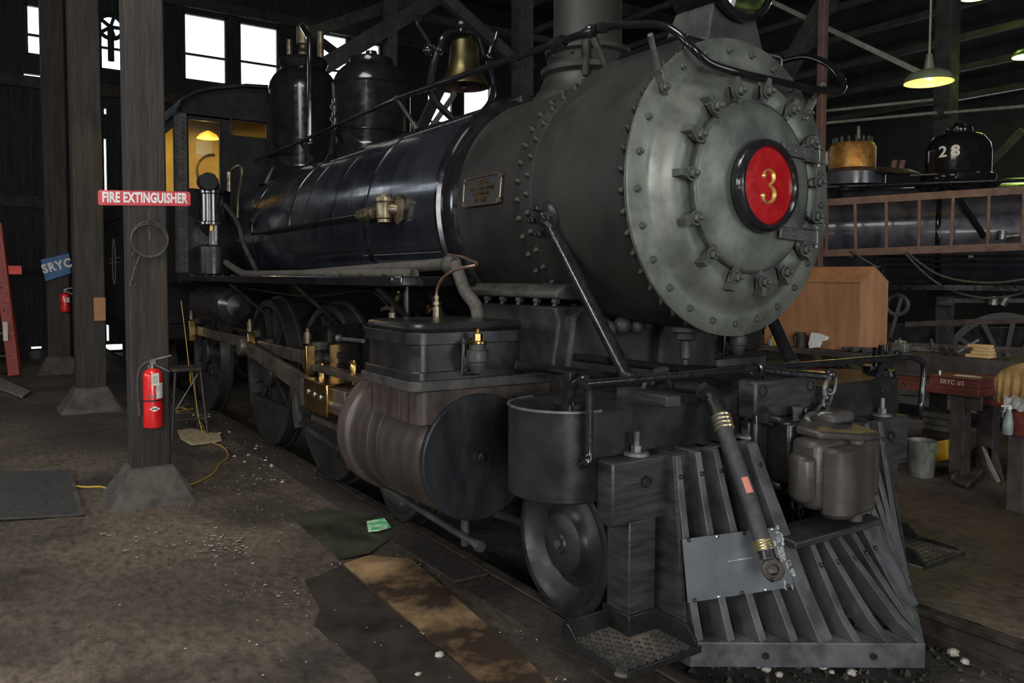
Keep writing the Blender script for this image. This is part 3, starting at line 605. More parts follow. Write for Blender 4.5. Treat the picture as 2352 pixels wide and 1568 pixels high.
# ---- handrail over the boiler
RY = -.42
ball = at(1357, 72, 'y', RY); lp('stanchion_ball', MB().sphere(ball, .036, 18).cyl(ball-V((.06, 0, .0)), ball+V((.06, 0, 0)), .026, n=14), 'thick')
b0 = at(1400, 172, 'y', -.26)
lp('handrail_stanchion', MB().cyl(ball, b0, .021, .017, 12).lathe([(0, -.01), (.05, -.01), (.045, .012), (.02, .03)], b0, (0, -.3, 1), 16), 'dsteel')
r1 = at(912, 226, 'y', RY); r2 = at(690, 325, 'y', RY); r3 = at(588, 368, 'y', RY)
lp('handrail', MB().tube([ball, r1], .0205, 12).tube([r1, r2, r3], .017, 10), 'gloss')
lp('handrail_union', MB().cyl(ball+(r1-ball)*.10, ball+(r1-ball)*.145, .032, n=12), 'thick')
lp('handrail_union', MB().cyl(at(1380, 63, 'y', RY), at(1402, 60, 'y', RY), .032, n=12), 'thick')
for rp, u, v in ((r1, 960, 300), (r2, 716, 368)):
    q_ = cylp(u, v, .73); q_ = q_ if q_ and q_.x < -1 else at(u, v, 'y', -.3)
    if not (abs(hypot(q_.y, q_.z-ZC)-.743) < .01): q_ = at(u, v, 'y', -.28)
    lp('handrail_stanchion', MB().cyl(rp, q_, .019, .015, 10).sphere(rp, .03, 12).cyl(q_, q_+(rp-q_).normalized()*.07, .03, n=10), 'satin')
X1 = lambda u, v, x=.115: at(u, v, 'x', x)
loop = [at(1385, 62, 'y', RY), at(1450, 57, 'y', RY), at(1515, 57, 'y', RY), at(1556, 76, 'y', RY), X1(1592, 112, .07), X1(1630, 145, .09), X1(1690, 165), X1(1760, 182), X1(1850, 201), X1(1915, 210), X1(1935, 204, .10), X1(1935, 185, .06), at(1918, 160, 'x', -.05), at(1888, 140, 'x', -.2), at(1850, 130, 'x', -.45), at(1800, 140, 'x', -.8)]
lp('front_handrail', MB().tube(loop, .0185, 12, sub=5), 'gloss')
for (u0, v0, u1, v1, u2, v2) in ((1493, 78, 1512, 160, 1526, 218), (1892, 190, 1868, 228, 1845, 275)):
    A, B_, C_ = X1(u0, v0, .09 if u0 < 1600 else .1), X1(u1, v1, .035), X1(u2, v2, .012)
    q_ = lp('handrail_bracket', MB().cyl(A, B_, .0135, .0150, 12).bar(B_, C_, .05, .012, (0, 1, .2)), 'dsteel', bevel=.003)
    e = B_.lerp(C_, .72); bolt('bracket_nut', e+V((.012, 0, 0)), (1, 0, 0), 'hex', .018, .018, 'frontd', .024, .012)

# ---- bell
XB_ = lambda u, v, x=-2.6: at(u, v, 'x', x)
bcn = XB_(1066, 200); zb = bcn.z; 
BE = lp('bell', MB().lathe([(.185, 0), (.183, .012), (.155, .06), (.125, .12), (.112, .2), (.105, .29), (.09, .335), (.05, .36), (.001, .365)], (-2.6, bcn.y, zb), (0, 0, 1), 48), 'bell')
BE['label'] = 'dull golden bronze bell'
part('bell_inside', MB().lathe([(.181, .004), (.15, .055), (.118, .12), (.1, .22), (.001, .3)], (-2.6, bcn.y, zb), (0, 0, 1), 40), 'rtimber', BE)
part('clapper', MB().cyl((-2.6, bcn.y, zb+.2), (-2.6, bcn.y, zb-.0), .014, n=8).sphere((-2.6, bcn.y, zb-.005), .035, 10), 'dark', BE)
lp('bell_yoke', MB().tube([XB_(1003, 122), XB_(1012, 118), XB_(1014, 92), XB_(1030, 76), XB_(1062, 73), XB_(1094, 82), XB_(1106, 108), XB_(1112, 130), XB_(1124, 134)], .022, 10, sub=3), 'gloss')
lp('bell_stand', MB().tube([XB_(1062, 292), XB_(1028, 262), XB_(1000, 232), XB_(989, 205), XB_(993, 160), XB_(1003, 122)], .026, 10, sub=4).tube([XB_(1066, 292), XB_(1100, 265), XB_(1126, 235), XB_(1133, 200), XB_(1126, 160), XB_(1124, 134)], .026, 10, sub=4).box((-2.68, -.12, 2.74), (-2.52, .12, 2.80)), 'gloss')
lp('bell_arm', MB().tube([XB_(1003, 122), XB_(992, 108), XB_(975, 80), XB_(962, 60), XB_(959, 46)], [.022, .012], 10, sub=3).sphere(XB_(984, 116), .04, 12).torus(XB_(961, 43), (1, 0, 0), .02, .008, 14, 6), 'gloss')
lp('bell_arm', MB().tube([XB_(1124, 134), XB_(1128, 112), XB_(1138, 92), XB_(1142, 74)], [.02, .012], 10, sub=3).sphere(XB_(1122, 132), .035, 12), 'gloss')
lp('bell_finial', MB().lathe([(.03, 0), (.026, .02), (.034, .035), (.02, .055), (.024, .075), (.012, .095), (.001, .11)], XB_(1060, 74), (0, 0, 1), 16), 'gloss')

# ---- domes
def dome(x, R, z0, zs, zt, name, lab):
    prof = [(R+.10, z0-.05), (R+.05, z0+.06), (R+.01, z0+.13), (R, z0+.16), (R, zs)]
    for k in range(1, 10): a = radians(10*k); prof.append((R*cos(a)*.98+.001, zs+(zt-zs)*sin(a)))
    prof.append((.001, zt)); D_ = lp(name, MB().lathe(prof, (x, 0, 0), (0, 0, 1), 64), 'gloss'); D_['label'] = lab; return D_
zt = at(846, 142, 'y', 0).z; zs = at(846, 205, 'y', 0).z
D1 = dome(-4.36, .36, 2.68, zs, zt, 'sand_dome', 'squat glossy black dome with a flat cap')
part('dome_cap', MB().lathe([(.20, zt-.06), (.20, zt-.005), (.19, zt+.01), (.06, zt+.02), (.05, zt+.08), (.001, zt+.09)], (-4.36, 0, 0), (0, 0, 1), 40), 'gloss', D1)
for zz in (2.95, zs): part('dome_bead', MB().torus((-4.36, 0, zz), (0, 0, 1), .362, .008, 56, 8), 'gloss', D1)
ch = MB()
for k in range(5):
    c = at(766, 232+14*k, 'y', -.36); ch.torus(c, (1, 0, 0) if k % 2 else (0, 1, 0), .028, .008, 14, 6)
part('chain', ch, 'dsteel', D1); part('sand_pipe', MB().tube([at(765, 190, 'y', -.36), at(767, 225, 'y', -.36)], .018, 8).tube([at(768, 300, 'y', -.36), at(760, 350, 'y', -.5)], .02, 8), 'satin', D1)
zt2 = at(688, 152, 'y', 0).z; zs2 = at(688, 225, 'y', 0).z
D2 = dome(-6.22, .40, 2.68, zs2, zt2, 'steam_dome', 'tall glossy black dome carrying the whistle')
part('dome_cap', MB().lathe([(.24, zt2-.08), (.27, zt2+.0), (.25, zt2+.04), (.05, zt2+.05), (.001, zt2+.05)], (-6.22, 0, 0), (0, 0, 1), 40), 'gloss', D2)
wz = zt2+.04
part('whistle', MB().lathe([(.05, 0), (.05, .08), (.07, .10), (.045, .12), (.04, .16), (.075, .17), (.075, .36), (.04, .40), (.001, .42)], (-6.22, 0, wz), (0, 0, 1), 20), 'bronze', D2)
part('relief_pipe', MB().tube([at(712, 330, 'y', -.35), at(712, 110, 'y', -.35), at(708, 85, 'y', -.3), at(695, 62, 'y', -.2)], .028, 10, sub=3), 'gloss', D2)
part('safety_valve', MB().cyl((-6.08, .15, wz-.02), (-6.08, .15, wz+.3), .035, n=12).cyl((-6.4, -.1, wz-.02), (-6.4, -.1, wz+.25), .03, n=12), 'bronze', D2)

# ---- cab
CX = -6.78
CB = lp('cab', wall_cells(MB(), 'x', CX-.02, .02, -1.22, 1.22, 1.55, 3.42, [(-1.12, -.79, 2.60, 3.36), (-.65, -.26, 3.235, 3.41), (.79, 1.12, 2.6, 3.36), (.26, .65, 3.235, 3.41)]), 'dark')
arc = [(-1.26, 3.40), (-1.2, 3.54), (-1.05, 3.64), (-.86, 3.71), (-.5, 3.785), (0, 3.82), (.5, 3.785), (.86, 3.71), (1.05, 3.64), (1.2, 3.54), (1.26, 3.40)]
part('front_gable', MB().prism([(CX-.02, y, z) for y, z in arc], (.02, 0, 0)), 'dark', CB)
rf = MB()
for i in range(len(arc)-1):
    (y0, z0), (y1, z1) = arc[i], arc[i+1]; rf.add([(CX+.08, y0, z0), (CX+.08, y1, z1), (-9.0, y1, z1), (-9.0, y0, z0), (CX+.08, y0, z0+.035), (CX+.08, y1, z1+.035), (-9.0, y1, z1+.035), (-9.0, y0, z0+.035)], [(0,1,2,3), (7,6,5,4), (0,4,5,1), (2,6,7,3), (1,5,6,2), (3,7,4,0)])
part('cab_roof', rf, 'dark', CB)
part('side_panel', wall_cells(MB(), 'y', -1.24, .02, -8.8, CX, 1.55, 3.42, [(-8.3, -7.0, 2.45, 3.3)]), 'dark', CB)
part('side_panel', wall_cells(MB(), 'y', 1.22, .02, -8.8, CX, 1.55, 3.42, [(-8.3, -7.0, 2.45, 3.3)]), 'dark', CB)
part('inner_wall', MB().box((-8.82, -1.2, 1.6), (-8.8, 1.2, 3.5)).box((-8.8, 1.19, 1.6), (CX-.03, 1.21, 3.4)), 'cream', CB)['label'] = 'yellow-cream painted inside wall'
part('inner_gable', MB().prism([(-8.80, y, z) for y, z in arc], (.012, 0, 0)), 'cream', CB)
part('notice', MB().box((-8.79, *at(450, 355, 'x', -8.79).yz), (-8.78, *at(488, 326, 'x', -8.79).yz)), 'paper', CB)
part('duct_curve', MB().torus(at(492, 392, 'x', -8.7), (1, 0, 0), .22, .012, 30, 8, 0, 4.5), 'bronze', CB)
part('lamp_shade', MB().lathe([(.14, 0), (.10, .05), (.03, .09), (.001, .1)], at(478, 318, 'x', -7.9), (0, 0, 1), 20), 'shadei', CB)
part('cab_windshield', MB().box((CX-.015, -1.12, 2.60), (CX-.011, -.79, 3.36)).box((CX-.015, -.65, 3.235), (CX-.011, -.26, 3.41)), 'cabgl', CB)
part('window_rim', MB().tube([(CX+.005, -.785, 2.59), (CX+.005, -.785, 3.4)], .012, 8).tube([(CX+.005, -.66, 3.23), (CX+.005, -.66, 3.43)], .010, 8), 'satin', CB)
post_ = MB().box((CX, -1.25, 1.66), (CX+.012, -1.14, 3.42)).box((CX-.1, -1.255, 1.66), (CX+.012, -1.243, 3.42))
CS = part('corner_angle', post_, 'oldiron', CB, bevel=.002)
mb = MB()
for k in range(30): mb.lathe([(.014, 0), (.010, .008), (.001, .010)], (CX+.012, -1.19, 1.72+k*.057), (1, 0, 0), 8)
part('rivets', mb, 'oldiron', CS)['kind'] = 'stuff'
part('corner_gusset', MB().prism([(CX+.004, -1.14, 1.9), (CX+.004, -.86, 2.02), (CX+.004, -.98, 2.1), (CX+.004, -1.1, 2.3), (CX+.004, -1.14, 2.4)], (.008, 0, 0)), 'satin', CB)
point('cab_lamp', (-7.7, -.75, 3.28), 26, (1, .72, .28), .05)

# ---- running board
RB_ = lp('running_board', MB().prism([(-9.0, -1.22, 1.57), (-1.34, -1.22, 1.57), (-1.30, -1.18, 1.57), (-1.30, -.70, 1.57), (-9.0, -.70, 1.57)], (0, 0, .055)), 'gloss', bevel=.008)
mb = MB()
for k in range(16): mb.lathe([(.016, 0), (.012, .01), (.001, .014)], (-1.6-k*.33, -1.15, 1.625), (0, 0, 1), 8)
part('board_rivets', mb, 'satin', RB_)['kind'] = 'stuff'
lp('running_board_far', MB().box((-9.0, .70, 1.57), (-1.3, 1.22, 1.625)), 'gloss')
for x in (-1.8, -3.3, -5.2): lp('board_bracket', MB().tube([(x, -1.1, 1.56), (x, -.75, 1.25)], .02, 8), 'satin')
# pipes lying on the running board
YB = -1.0
def Y(u, v, y=YB): return at(u, v, 'y', y)
lp('air_pipe', MB().tube([Y(520, 603), Y(548, 622), Y(575, 629), Y(700, 629), Y(925, 629), Y(938, 634), Y(942, 646)], .032, 12, sub=3), 'lag')
lp('air_pipe', MB().tube([Y(640, 633, -.85), Y(800, 622, -.85), Y(1020, 607, -.85), Y(1042, 606, -.85), Y(1052, 622, -.85), Y(1068, 668, -.85), Y(1092, 700, -.85), Y(1100, 740, -.85)], .036, 12, sub=3), 'lag')
lp('pipe_elbow', MB().sphere(Y(1034, 608, -.85), .058, 14), 'oldiron')
lp('copper_feed_pipe', MB().tube([Y(1003, 700), Y(1004, 665), Y(1018, 638), Y(1050, 618), Y(1090, 610, -.95), Y(1095, 604, -.9), Y(1080, 598, -.85), Y(1060, 590, -.8), Y(1030, 585, -.8)], .009, 8, sub=4), 'copper')
LV = lp('lubricator_valve', MB().cyl(Y(1003, 735), Y(1003, 705), .022, n=8).cyl(Y(1003, 705), Y(1003, 684), .014, n=10).cyl(Y(1003, 700), Y(1003, 693), .024, n=6).cyl(Y(1003, 686), Y(1003, 679), .018, n=6), 'bronze')
part('brass_handle', MB().cyl(Y(1003, 709), Y(985, 709), .008, n=8).bar(Y(983, 701), Y(985, 718), .012, .02), 'brass', LV)
LV = lp('drain_valve', MB().cyl(Y(903, 735, -.9), Y(903, 718, -.9), .03, n=8).tube([Y(903, 720, -.9), Y(905, 700, -.9), Y(918, 678, -.9)], .018, 8).tube([Y(903, 712, -.9), Y(890, 706, -.9), Y(878, 711, -.9)], .014, 8), 'bronze')
part('brass_knob', MB().sphere(Y(880, 710, -.9), .016, 10).sphere(Y(916, 670, -.9), .014, 10), 'brass', LV)
lp('thin_pipe', MB().tube([Y(560, 660, -.9), Y(700, 680, -.9), Y(820, 668, -.9), Y(860, 672, -.9), Y(890, 700, -.9), Y(915, 735, -.9)], .009, 8, sub=4), 'satin')
lp('down_pipe', MB().tube([Y(934, 650, -.9), Y(934, 738, -.9)], .022, 10), 'satin')
lp('down_pipe', MB().tube([Y(975, 655, -.8), Y(1000, 690, -.8), Y(1020, 735, -.8)], .02, 10), 'satin')
# side pipe up to the check valve
lp('injector_pipe', MB().tube([cylp(577, 537, .80), cylp(700, 516, .80), cylp(830, 494, .80)], .019, 12), 'gloss')
ck = cylp(884, 480, .80); dn = radial(90)
CK = lp('check_valve', MB().lathe([(.03, -.095), (.05, -.09), (.05, -.07), (.058, -.06), (.062, .03), (.058, .045), (.072, .05), (.072, .075), (.05, .08), (.045, .10), (.001, .10)], ck, (0, 0, 1), 28), 'bronze')
CK['label'] = 'dull bronze check valve body'
part('valve_branch', MB().cyl(ck, cylp(850, 489, .80), .036, n=16).cyl(cylp(862, 487, .8), cylp(855, 488, .8), .046, n=16), 'bronze', CK)
part('union_nut', MB().cyl(cylp(850, 490, .80), cylp(828, 494, .80), .046, n=6), 'bronze', CK)
part('valve_flange', MB().lathe([(0, 0), (.10, 0), (.10, .018), (.06, .03), (0, .03)], cylp(918, 482, .731), dn, 8).cyl(ck, cylp(918, 482, .731), .045, n=16), 'bronze', CK)
for (u, v) in ((745, 380), (700, 500), (560, 400)):
    pass
# steam pipe by the cab and odd boiler fittings
lp('steam_pipe', MB().tube([Y(478, 430, -.95), Y(540, 500, -.9), Y(560, 560, -.9), Y(590, 622, -.9)], .022, 10, sub=4), 'oldiron')
lp('steam_pipe', MB().tube([Y(528, 400, -.8), Y(535, 388, -.8), Y(552, 380, -.8), Y(556, 400, -.8), Y(548, 450, -.8), Y(546, 500, -.8)], .014, 8, sub=4), 'bronze')
lp('steam_valve', MB().cyl(Y(527, 395, -.85), Y(527, 440, -.85), .026, n=10), 'bronze')
lp('steam_valve', MB().cyl(Y(517, 470, -.85), Y(517, 500, -.85), .03, n=10), 'bronze')
# ---- air pump
px_ = Y(492, 633, -1.0).x; ax_ = px_
AP = lp('air_pump', MB().lathe([(.16, 1.625), (.185, 1.65), (.185, 1.93), (.17, 1.95), (.05, 1.955)], (ax_, YB, 0), (0, 0, 1), 36), 'satin')
fin = MB()
for k in range(13): fin.lathe([(.18, 1.66+k*.021), (.198, 1.664+k*.021), (.198, 1.670+k*.021), (.18, 1.674+k*.021)], (ax_, YB, 0), (0, 0, 1), 32)
part('cooling_fins', fin, 'satin', AP)
part('pump_rod', MB().cyl((ax_, YB, 1.95), (ax_, YB, 2.16), .03, n=14).cyl((ax_-.11, YB, 1.95), (ax_-.11, YB, 2.16), .022, n=10).cyl((ax_+.11, YB, 1.95), (ax_+.11, YB, 2.16), .022, n=10), 'dsteel', AP)
part('packing_nut', MB().cyl((ax_+.01, YB-.02, 2.10), (ax_+.01, YB-.02, 2.19), .04, n=8), 'brass', AP)
part('steam_cylinder', MB().lathe([(.05, 2.16), (.185, 2.165), (.185, 2.19), (.165, 2.2), (.165, 2.48), (.18, 2.49), (.18, 2.52), (.05, 2.54)], (ax_, YB, 0), (0, 0, 1), 36), 'gloss', AP)
part('polished_band', MB().lathe([(.166, 2.21), (.168, 2.22), (.168, 2.47), (.166, 2.48)], (ax_, YB, 0), (0, 0, 1), 36, radians(190), radians(245)), 'dsteel', AP)
part('pump_head', MB().cyl((ax_, YB, 2.54), (ax_, YB, 2.66), .07, .05, 14).cyl((ax_, YB, 2.66), (ax_, YB, 2.7), .025, n=10).cyl((ax_+.1, YB-.1, 2.6), (ax_+.24, YB-.1, 2.6), .09, n=18), 'satin', AP)

# ---- cylinder, steam chest
yc, zc2, cx0, cx1 = -1.08, .745, -.65, -1.60
for s in (-1, 1):
    FO = 0 if s == -1 else -.36
    CY = lp('cylinder', MB().lathe([(.30, cx0+.0), (.306, cx0-.02), (.312, cx0-.04), (.318, cx0-.10), (.319, -.5*.65-.9), (.320, -1.40), (.320, -1.47), (.326, -1.49), (.348, -1.50), (.352, -1.51), (.352, cx1-.01), (.345, cx1-.015), (.1, cx1-.02)], (0, (s*1.08+FO), zc2), (1, 0, 0), 72), 'rusty')
    part('cylinder_cover', MB().lathe([(.310, cx0-.03), (.312, cx0+.004), (.304, cx0+.010), (.06, cx0+.014), (.001, cx0+.014)], (0, (s*1.08+FO), zc2), (1, 0, 0), 72), 'cover', CY)
    bolt('cover_bolt', (cx0+.012, (s*1.08+FO), zc2), (1, 0, 0), 'hex', .024, .020, 'satin', .042, .012, parent=CY)
    for xb_ in (-1.15, -1.27): part('jacket_bead', MB().lathe([(.318, xb_-.012), (.3225, xb_-.008), (.3235, xb_), (.3225, xb_+.008), (.318, xb_+.012)], (0, (s*1.08+FO), zc2), (1, 0, 0), 64), 'rusty', CY)
    if s == -1:
        part('cover_beading', MB().torus((cx0-.13, (s*1.08+FO), zc2-.005), (1, 0, 0), .330, .026, 40, 10, radians(-55), radians(50)), 'satin', CY)
    CYS = 1.0
    # saddle block between cylinder and chest
    y0, y1 = sorted(((s*1.44+FO), s*.60)); yb0, yb1 = sorted(((s*1.40+FO), s*.60))
    part('port_casting', MB().rrect(-1.25, -.665, yb0, yb1, .925, 1.10, .05), 'rustbox', CY)
    part('chest_base', MB().rrect(-1.27, -.635, y0-.01, y1, 1.085, 1.135, .06), 'oldiron', CY, bevel=.006)
    CH = lp('steam_chest', MB().rrect(-1.235, -.655, *sorted(((s*1.425+FO), (s*.80+FO))), 1.13, 1.335, .075), 'satin')
    y2, y3 = sorted(((s*1.445+FO), (s*.785+FO)))
    part('lid', MB().rrect(-1.255, -.63, y2, y3, 1.305, 1.362, .09), 'satin', CH, bevel=.003)
    part('lid_top', MB().rrect(-1.245, -.64, y2+.01, y3-.01, 1.355, 1.405, .085), 'satin', CH, bevel=.028)
    part('lower_lip', MB().rrect(-1.25, -.64, y2, y3, 1.132, 1.178, .085), 'satin', CH, bevel=.006)
    # relief valve on the chest front
    oc = V((-.63, (s*1.05+FO), 1.235)) if s == 1 else V((-.63, at(1083, 830, 'x', -.63).y, 1.235))
    OV = part('valve_plate', MB().box((-.645, oc.y-.055, 1.15), (-.622, oc.y+.055, 1.335)), 'satin', CH, bevel=.012)
    vc = V((-.565, oc.y-.005, 1.22))
    RV = lp('relief_valve', MB().lathe([(.001, -.055), (.03, -.05), (.042, -.02), (.043, .0), (.052, .005), (.054, .05), (.05, .058), (.042, .06), (.04, .09), (.03, .095), (.001, .095)], vc, (0, 0, 1), 28), 'oldiron')
    part('valve_neck', MB().cyl(vc, V((-.63, vc.y, vc.z)), .042, n=16), 'oldiron', RV)
    part('brass_ring', MB().lathe([(.042, .086), (.045, .09), (.045, .10), (.03, .104), (.001, .105)], vc, (0, 0, 1), 24), 'brass', RV)
    part('brass_nut', MB().cyl(vc+V((0, 0, .10)), vc+V((0, 0, .135)), .024, n=6).cyl(vc+V((0, 0, .135)), vc+V((0, 0, .158)), .010, n=10), 'brass', RV)
    for dy in (-.038, .038):
        for dz in (1.175, 1.31): bolt('plate_bolt', (-.622, oc.y+dy, dz), (1, 0, 0), 'hex', .013, .012, 'satin', 0, .006, parent=CH)
    # cylinder cocks
    lp('cock_pipe', MB().tube([(-2.2, (s*1.12+FO), .40), (-.6, (s*1.12+FO), .33)], .018, 8).cyl((-.78, (s*1.08+FO), .45), (-.78, (s*1.08+FO), .27), .022, n=8).cyl((-.6, (s*1.12+FO), .33), (-.56, (s*1.12+FO), .33), .026, n=8).cyl((-1.45, (s*1.1+FO), .42), (-1.45, (s*1.1+FO), .32), .02, n=8), 'oldiron')

# ---- smokebox saddle
sd = [(-.66, .86), (-.60, 1.15), (-.56, 1.38), (-.585, 1.47), (-.62, 1.50), (-.62, 1.56), (-.40, 1.62), (.40, 1.62), (.62, 1.56), (.62, 1.50), (.585, 1.47), (.56, 1.38), (.60, 1.15), (.66, .86)]
SA = lp('saddle', MB().prism([(-1.50, y, z) for y, z in sd if z < 1.5], (.80, 0, 0)), 'saddle', bevel=.015)
for s in (-1, 1):
    fl = [(s*.42, 1.50), (s*.42, 1.60), (s*.60, 1.58), (s*.66, 1.545), (s*.66, 1.515), (s*.42, 1.50)]
    part('saddle_flange', MB().prism([(-1.55, y, z) for y, z in fl[:-1]], (.96, 0, 0)), 'oldiron', SA, bevel=.01)
    if s == -1:
        for k in range(6): bolt('saddle_nut', V((-1.46+k*.165, -.625, 1.512)), (0, -.35, -1), 'hex', .024, .026, 'saddle', 0, .02, parent=SA)
part('saddle_web', MB().prism([(-.72, -.60, .88), (-.72, -.52, 1.42), (-.72, -.46, 1.48), (-.72, -.30, 1.42), (-.72, -.22, 1.30), (-.72, -.16, 1.1), (-.72, -.10, .88)], (.10, 0, 0)), 'saddle', SA, bevel=.02)
part('saddle_web', MB().prism([(-.72, .60, .88), (-.72, .52, 1.42), (-.72, .46, 1.48), (-.72, .30, 1.44), (-.72, .18, 1.44), (-.72, .12, 1.40), (-.72, .10, 1.15), (-.72, .14, 1.04), (-.72, .24, .98), (-.72, .3, .88)], (.10, 0, 0)), 'saddle', SA, bevel=.02)
lp('exhaust_lump', MB().sphere((-.58, -.22, 1.37), .05, 12).sphere((-.55, -.14, 1.36), .045, 12).sphere((-.60, -.30, 1.35), .045, 12).sphere((-.56, -.06, 1.37), .035, 12), 'oldiron')
lp('drain_cock', MB().lathe([(.06, 1.39), (.085, 1.38), (.085, 1.34), (.05, 1.33), (.06, 1.30), (.03, 1.29), (.03, 1.2), (.018, 1.19), (.018, 1.09)], (-.35, .02, 0), (0, 0, 1), 20), 'oldiron')
lp('frame_rail', MB().box((-9.0, -.62, .80), (-.1, -.50, 1.0)).box((-9.0, .50, .80), (-.1, .62, 1.0)), 'dark', bevel=.006)
lp('frame_cross_tie', MB().box((-.62, -.6, .92), (-.35, .6, 1.02)).box((-2.9, -.6, .8), (-2.7, .6, 1.2)), 'dark')
lp('deck_plate', MB().box((-.60, -.9, 1.02), (-.2, .9, 1.05)), 'satin')

# ---- crosshead, guides, guide plate
GY = -1.02
g0, g1 = at(697, 873, 'y', -.90), at(822, 745, 'y', -.90)
lp('guide_yoke', MB().prism([at(u, v, 'y', -.90) for u, v in ((697, 873), (697, 792), (700, 770), (710, 756), (726, 748), (824, 741), (824, 890))], (0, .03, 0)), 'gloss')
for u, v in ((712, 820), (712, 845), (780, 816), (780, 840)): bolt('yoke_bolt', at(u, v, 'y', -.90), (0, -1, 0), 'hex', .022, .018, 'satin', .0, .0)
lp('guide_bar', MB().box((-3.05, GY-.05, .93), (-1.6, GY+.05, .975)).box((-3.05, GY-.05, .56), (-1.6, GY+.05, .605)), 'rod', bevel=.006)
cq0, cq1 = at(697, 871, 'y', -1.14), at(750, 935, 'y', -1.14)
CR = lp('crosshead', MB().box((cq0.x, -1.14, .66), (cq1.x, -.92, .885)), 'brass', bevel=.008); CR['label'] = 'polished brass crosshead block'
part('crosshead_body', MB().box((cq1.x-.02, -1.10, .68), (cq1.x+.22, -.94, .86)), 'rod', CR, bevel=.01)
for k in range(3): q_ = at(708+14*k, 899+7*k, 'y', -1.142); bolt('crosshead_stud', q_, (0, -1, 0), 'round', .022, .012, 'steel', 0, 0)
lp('piston_rod', MB().cyl((cq1.x, yc, zc2), (-1.55, yc, zc2), .035, n=16), 'dsteel')
for u, v in ((742, 879), (815, 876)):
    q_ = at(u, v, 'y', -1.0); lp('oil_cup', MB().lathe([(.02, -.02), (.02, .01), (.036, .012), (.038, .1), (.034, .115), (.028, .14), (.012, .155), (.001, .157)], q_, (0, 0, 1), 20), 'brass')
lp('valve_rod', MB().cyl(at(780, 777, 'y', -.98), at(834, 783, 'y', -1.05), .014, n=10).sphere(at(779, 776, 'y', -.98), .03, 12), 'dsteel')

# ---- wheels
def wheel(x, s, R, kind):
    y = s*.72; ax = (0, s, 0); o_ = (x, y, R)
    if kind == 'truck':
        W_ = lp('truck_wheel', MB().lathe([(R+.028, -.04), (R+.028, -.015), (R, -.01), (R-.01, .09), (R-.02, .095), (R-.05, .093), (R-.06, .07), (R-.085, .04), (R*.62, .015), (R*.5, .03), (R*.42, .06), (R*.40, .085), (R*.33, .10), (.05, .10), (.045, .11), (.001, .11)], o_, ax, 64), 'wheel')
        part('axle_end', MB().cyl(V(o_)+V((0, s*.10, 0)), V(o_)+V((0, s*.118, 0)), .02, n=14), 'dsteel', W_); return W_
    W_ = lp('driving_wheel', MB().lathe([(R-.075, -.05), (R+.028, -.05), (R+.028, -.02), (R, -.012), (R-.012, .085), (R-.03, .09), (R-.07, .085), (R-.075, -.05)], o_, ax, 80), 'wheel')
    sp = MB(); n = 13
    for k in range(n):
        a = 2*pi*k/n; d = V((cos(a), 0, sin(a))); sp.bar(V(o_)+V((0, s*.02, 0))+d*.1, V(o_)+V((0, s*.02, 0))+d*(R-.06), .055, .055, (0, 1, 0))
    part('spokes', sp, 'wheel', W_)
    part('hub', MB().lathe([(.001, -.05), (.15, -.05), (.15, .09), (.13, .11), (.08, .115), (.001, .115)], o_, ax, 28), 'wheel', W_)
    cw = [(R-.08)*1.0]; pts = []
    for k in range(11): a = radians(205+130*k/10)-pi*0; pts.append(V(o_)+V((cos(a)*(R-.07), s*-.02, sin(a)*(R-.07))))
    part('counterweight', MB().prism(pts, (0, s*.1, 0)), 'wheel', W_)
    return W_
for x in (-.335, -2.12):
    for s in (-1, 1): wheel(x, s, .355, 'truck')
    lp('truck_axle', MB().cyl((x, -.72, .355), (x, .72, .355), .07, n=16), 'oldiron')
DX = (-3.40, -4.98, -7.45)
for x in DX:
    for s in (-1, 1): wheel(x, s, .705, 'drive')
    lp('driving_axle', MB().cyl((x, -.72, .705), (x, .72, .705), .09, n=16), 'oldiron')
lp('truck_frame', MB().tube([(-2.6, -.95, .30), (-.2, -.62, .33)], .03, 8).box((-2.3, -.62, .28), (-.2, -.52, .42)).box((-2.3, .52, .28), (-.2, .62, .42)), 'oldiron')
# rods
pins = {DX[1]: at(548, 772, 'y', -1.0), DX[0]: at(686, 815, 'y', -1.0), DX[2]: at(449, 748, 'y', -1.0)}
ph = V((pins[DX[1]].x, -1.0, pins[DX[1]].z)); off = V((.02, 0, .28))
P2, P1, P3 = [V((x, -.93, .705))+V((.04, 0, .27)) for x in (DX[1], DX[0], DX[2])]
lp('side_rod', MB().bar(P1, P2, .04, .11), 'rod', bevel=.012); lp('side_rod', MB().bar(P2, P3, .04, .11), 'rod', bevel=.012)
MR0 = V((P2.x, -1.05, P2.z)); MR1 = V((cq0.x-.10, -1.05, .765))
mr = MB(); d = (MR1-MR0).normalized(); n_ = V((-d.z, 0, d.x)); 
mr.add([MR0+n_*.055, MR1+n_*.085, MR1-n_*.085, MR0-n_*.055]+[p+V((0, .05, 0)) for p in (MR0+n_*.055, MR1+n_*.085, MR1-n_*.085, MR0-n_*.055)], [(0,1,2,3), (7,6,5,4), (0,4,5,1), (1,5,6,2), (2,6,7,3), (3,7,4,0)])
lp('main_rod', mr, 'rod', bevel=.008)
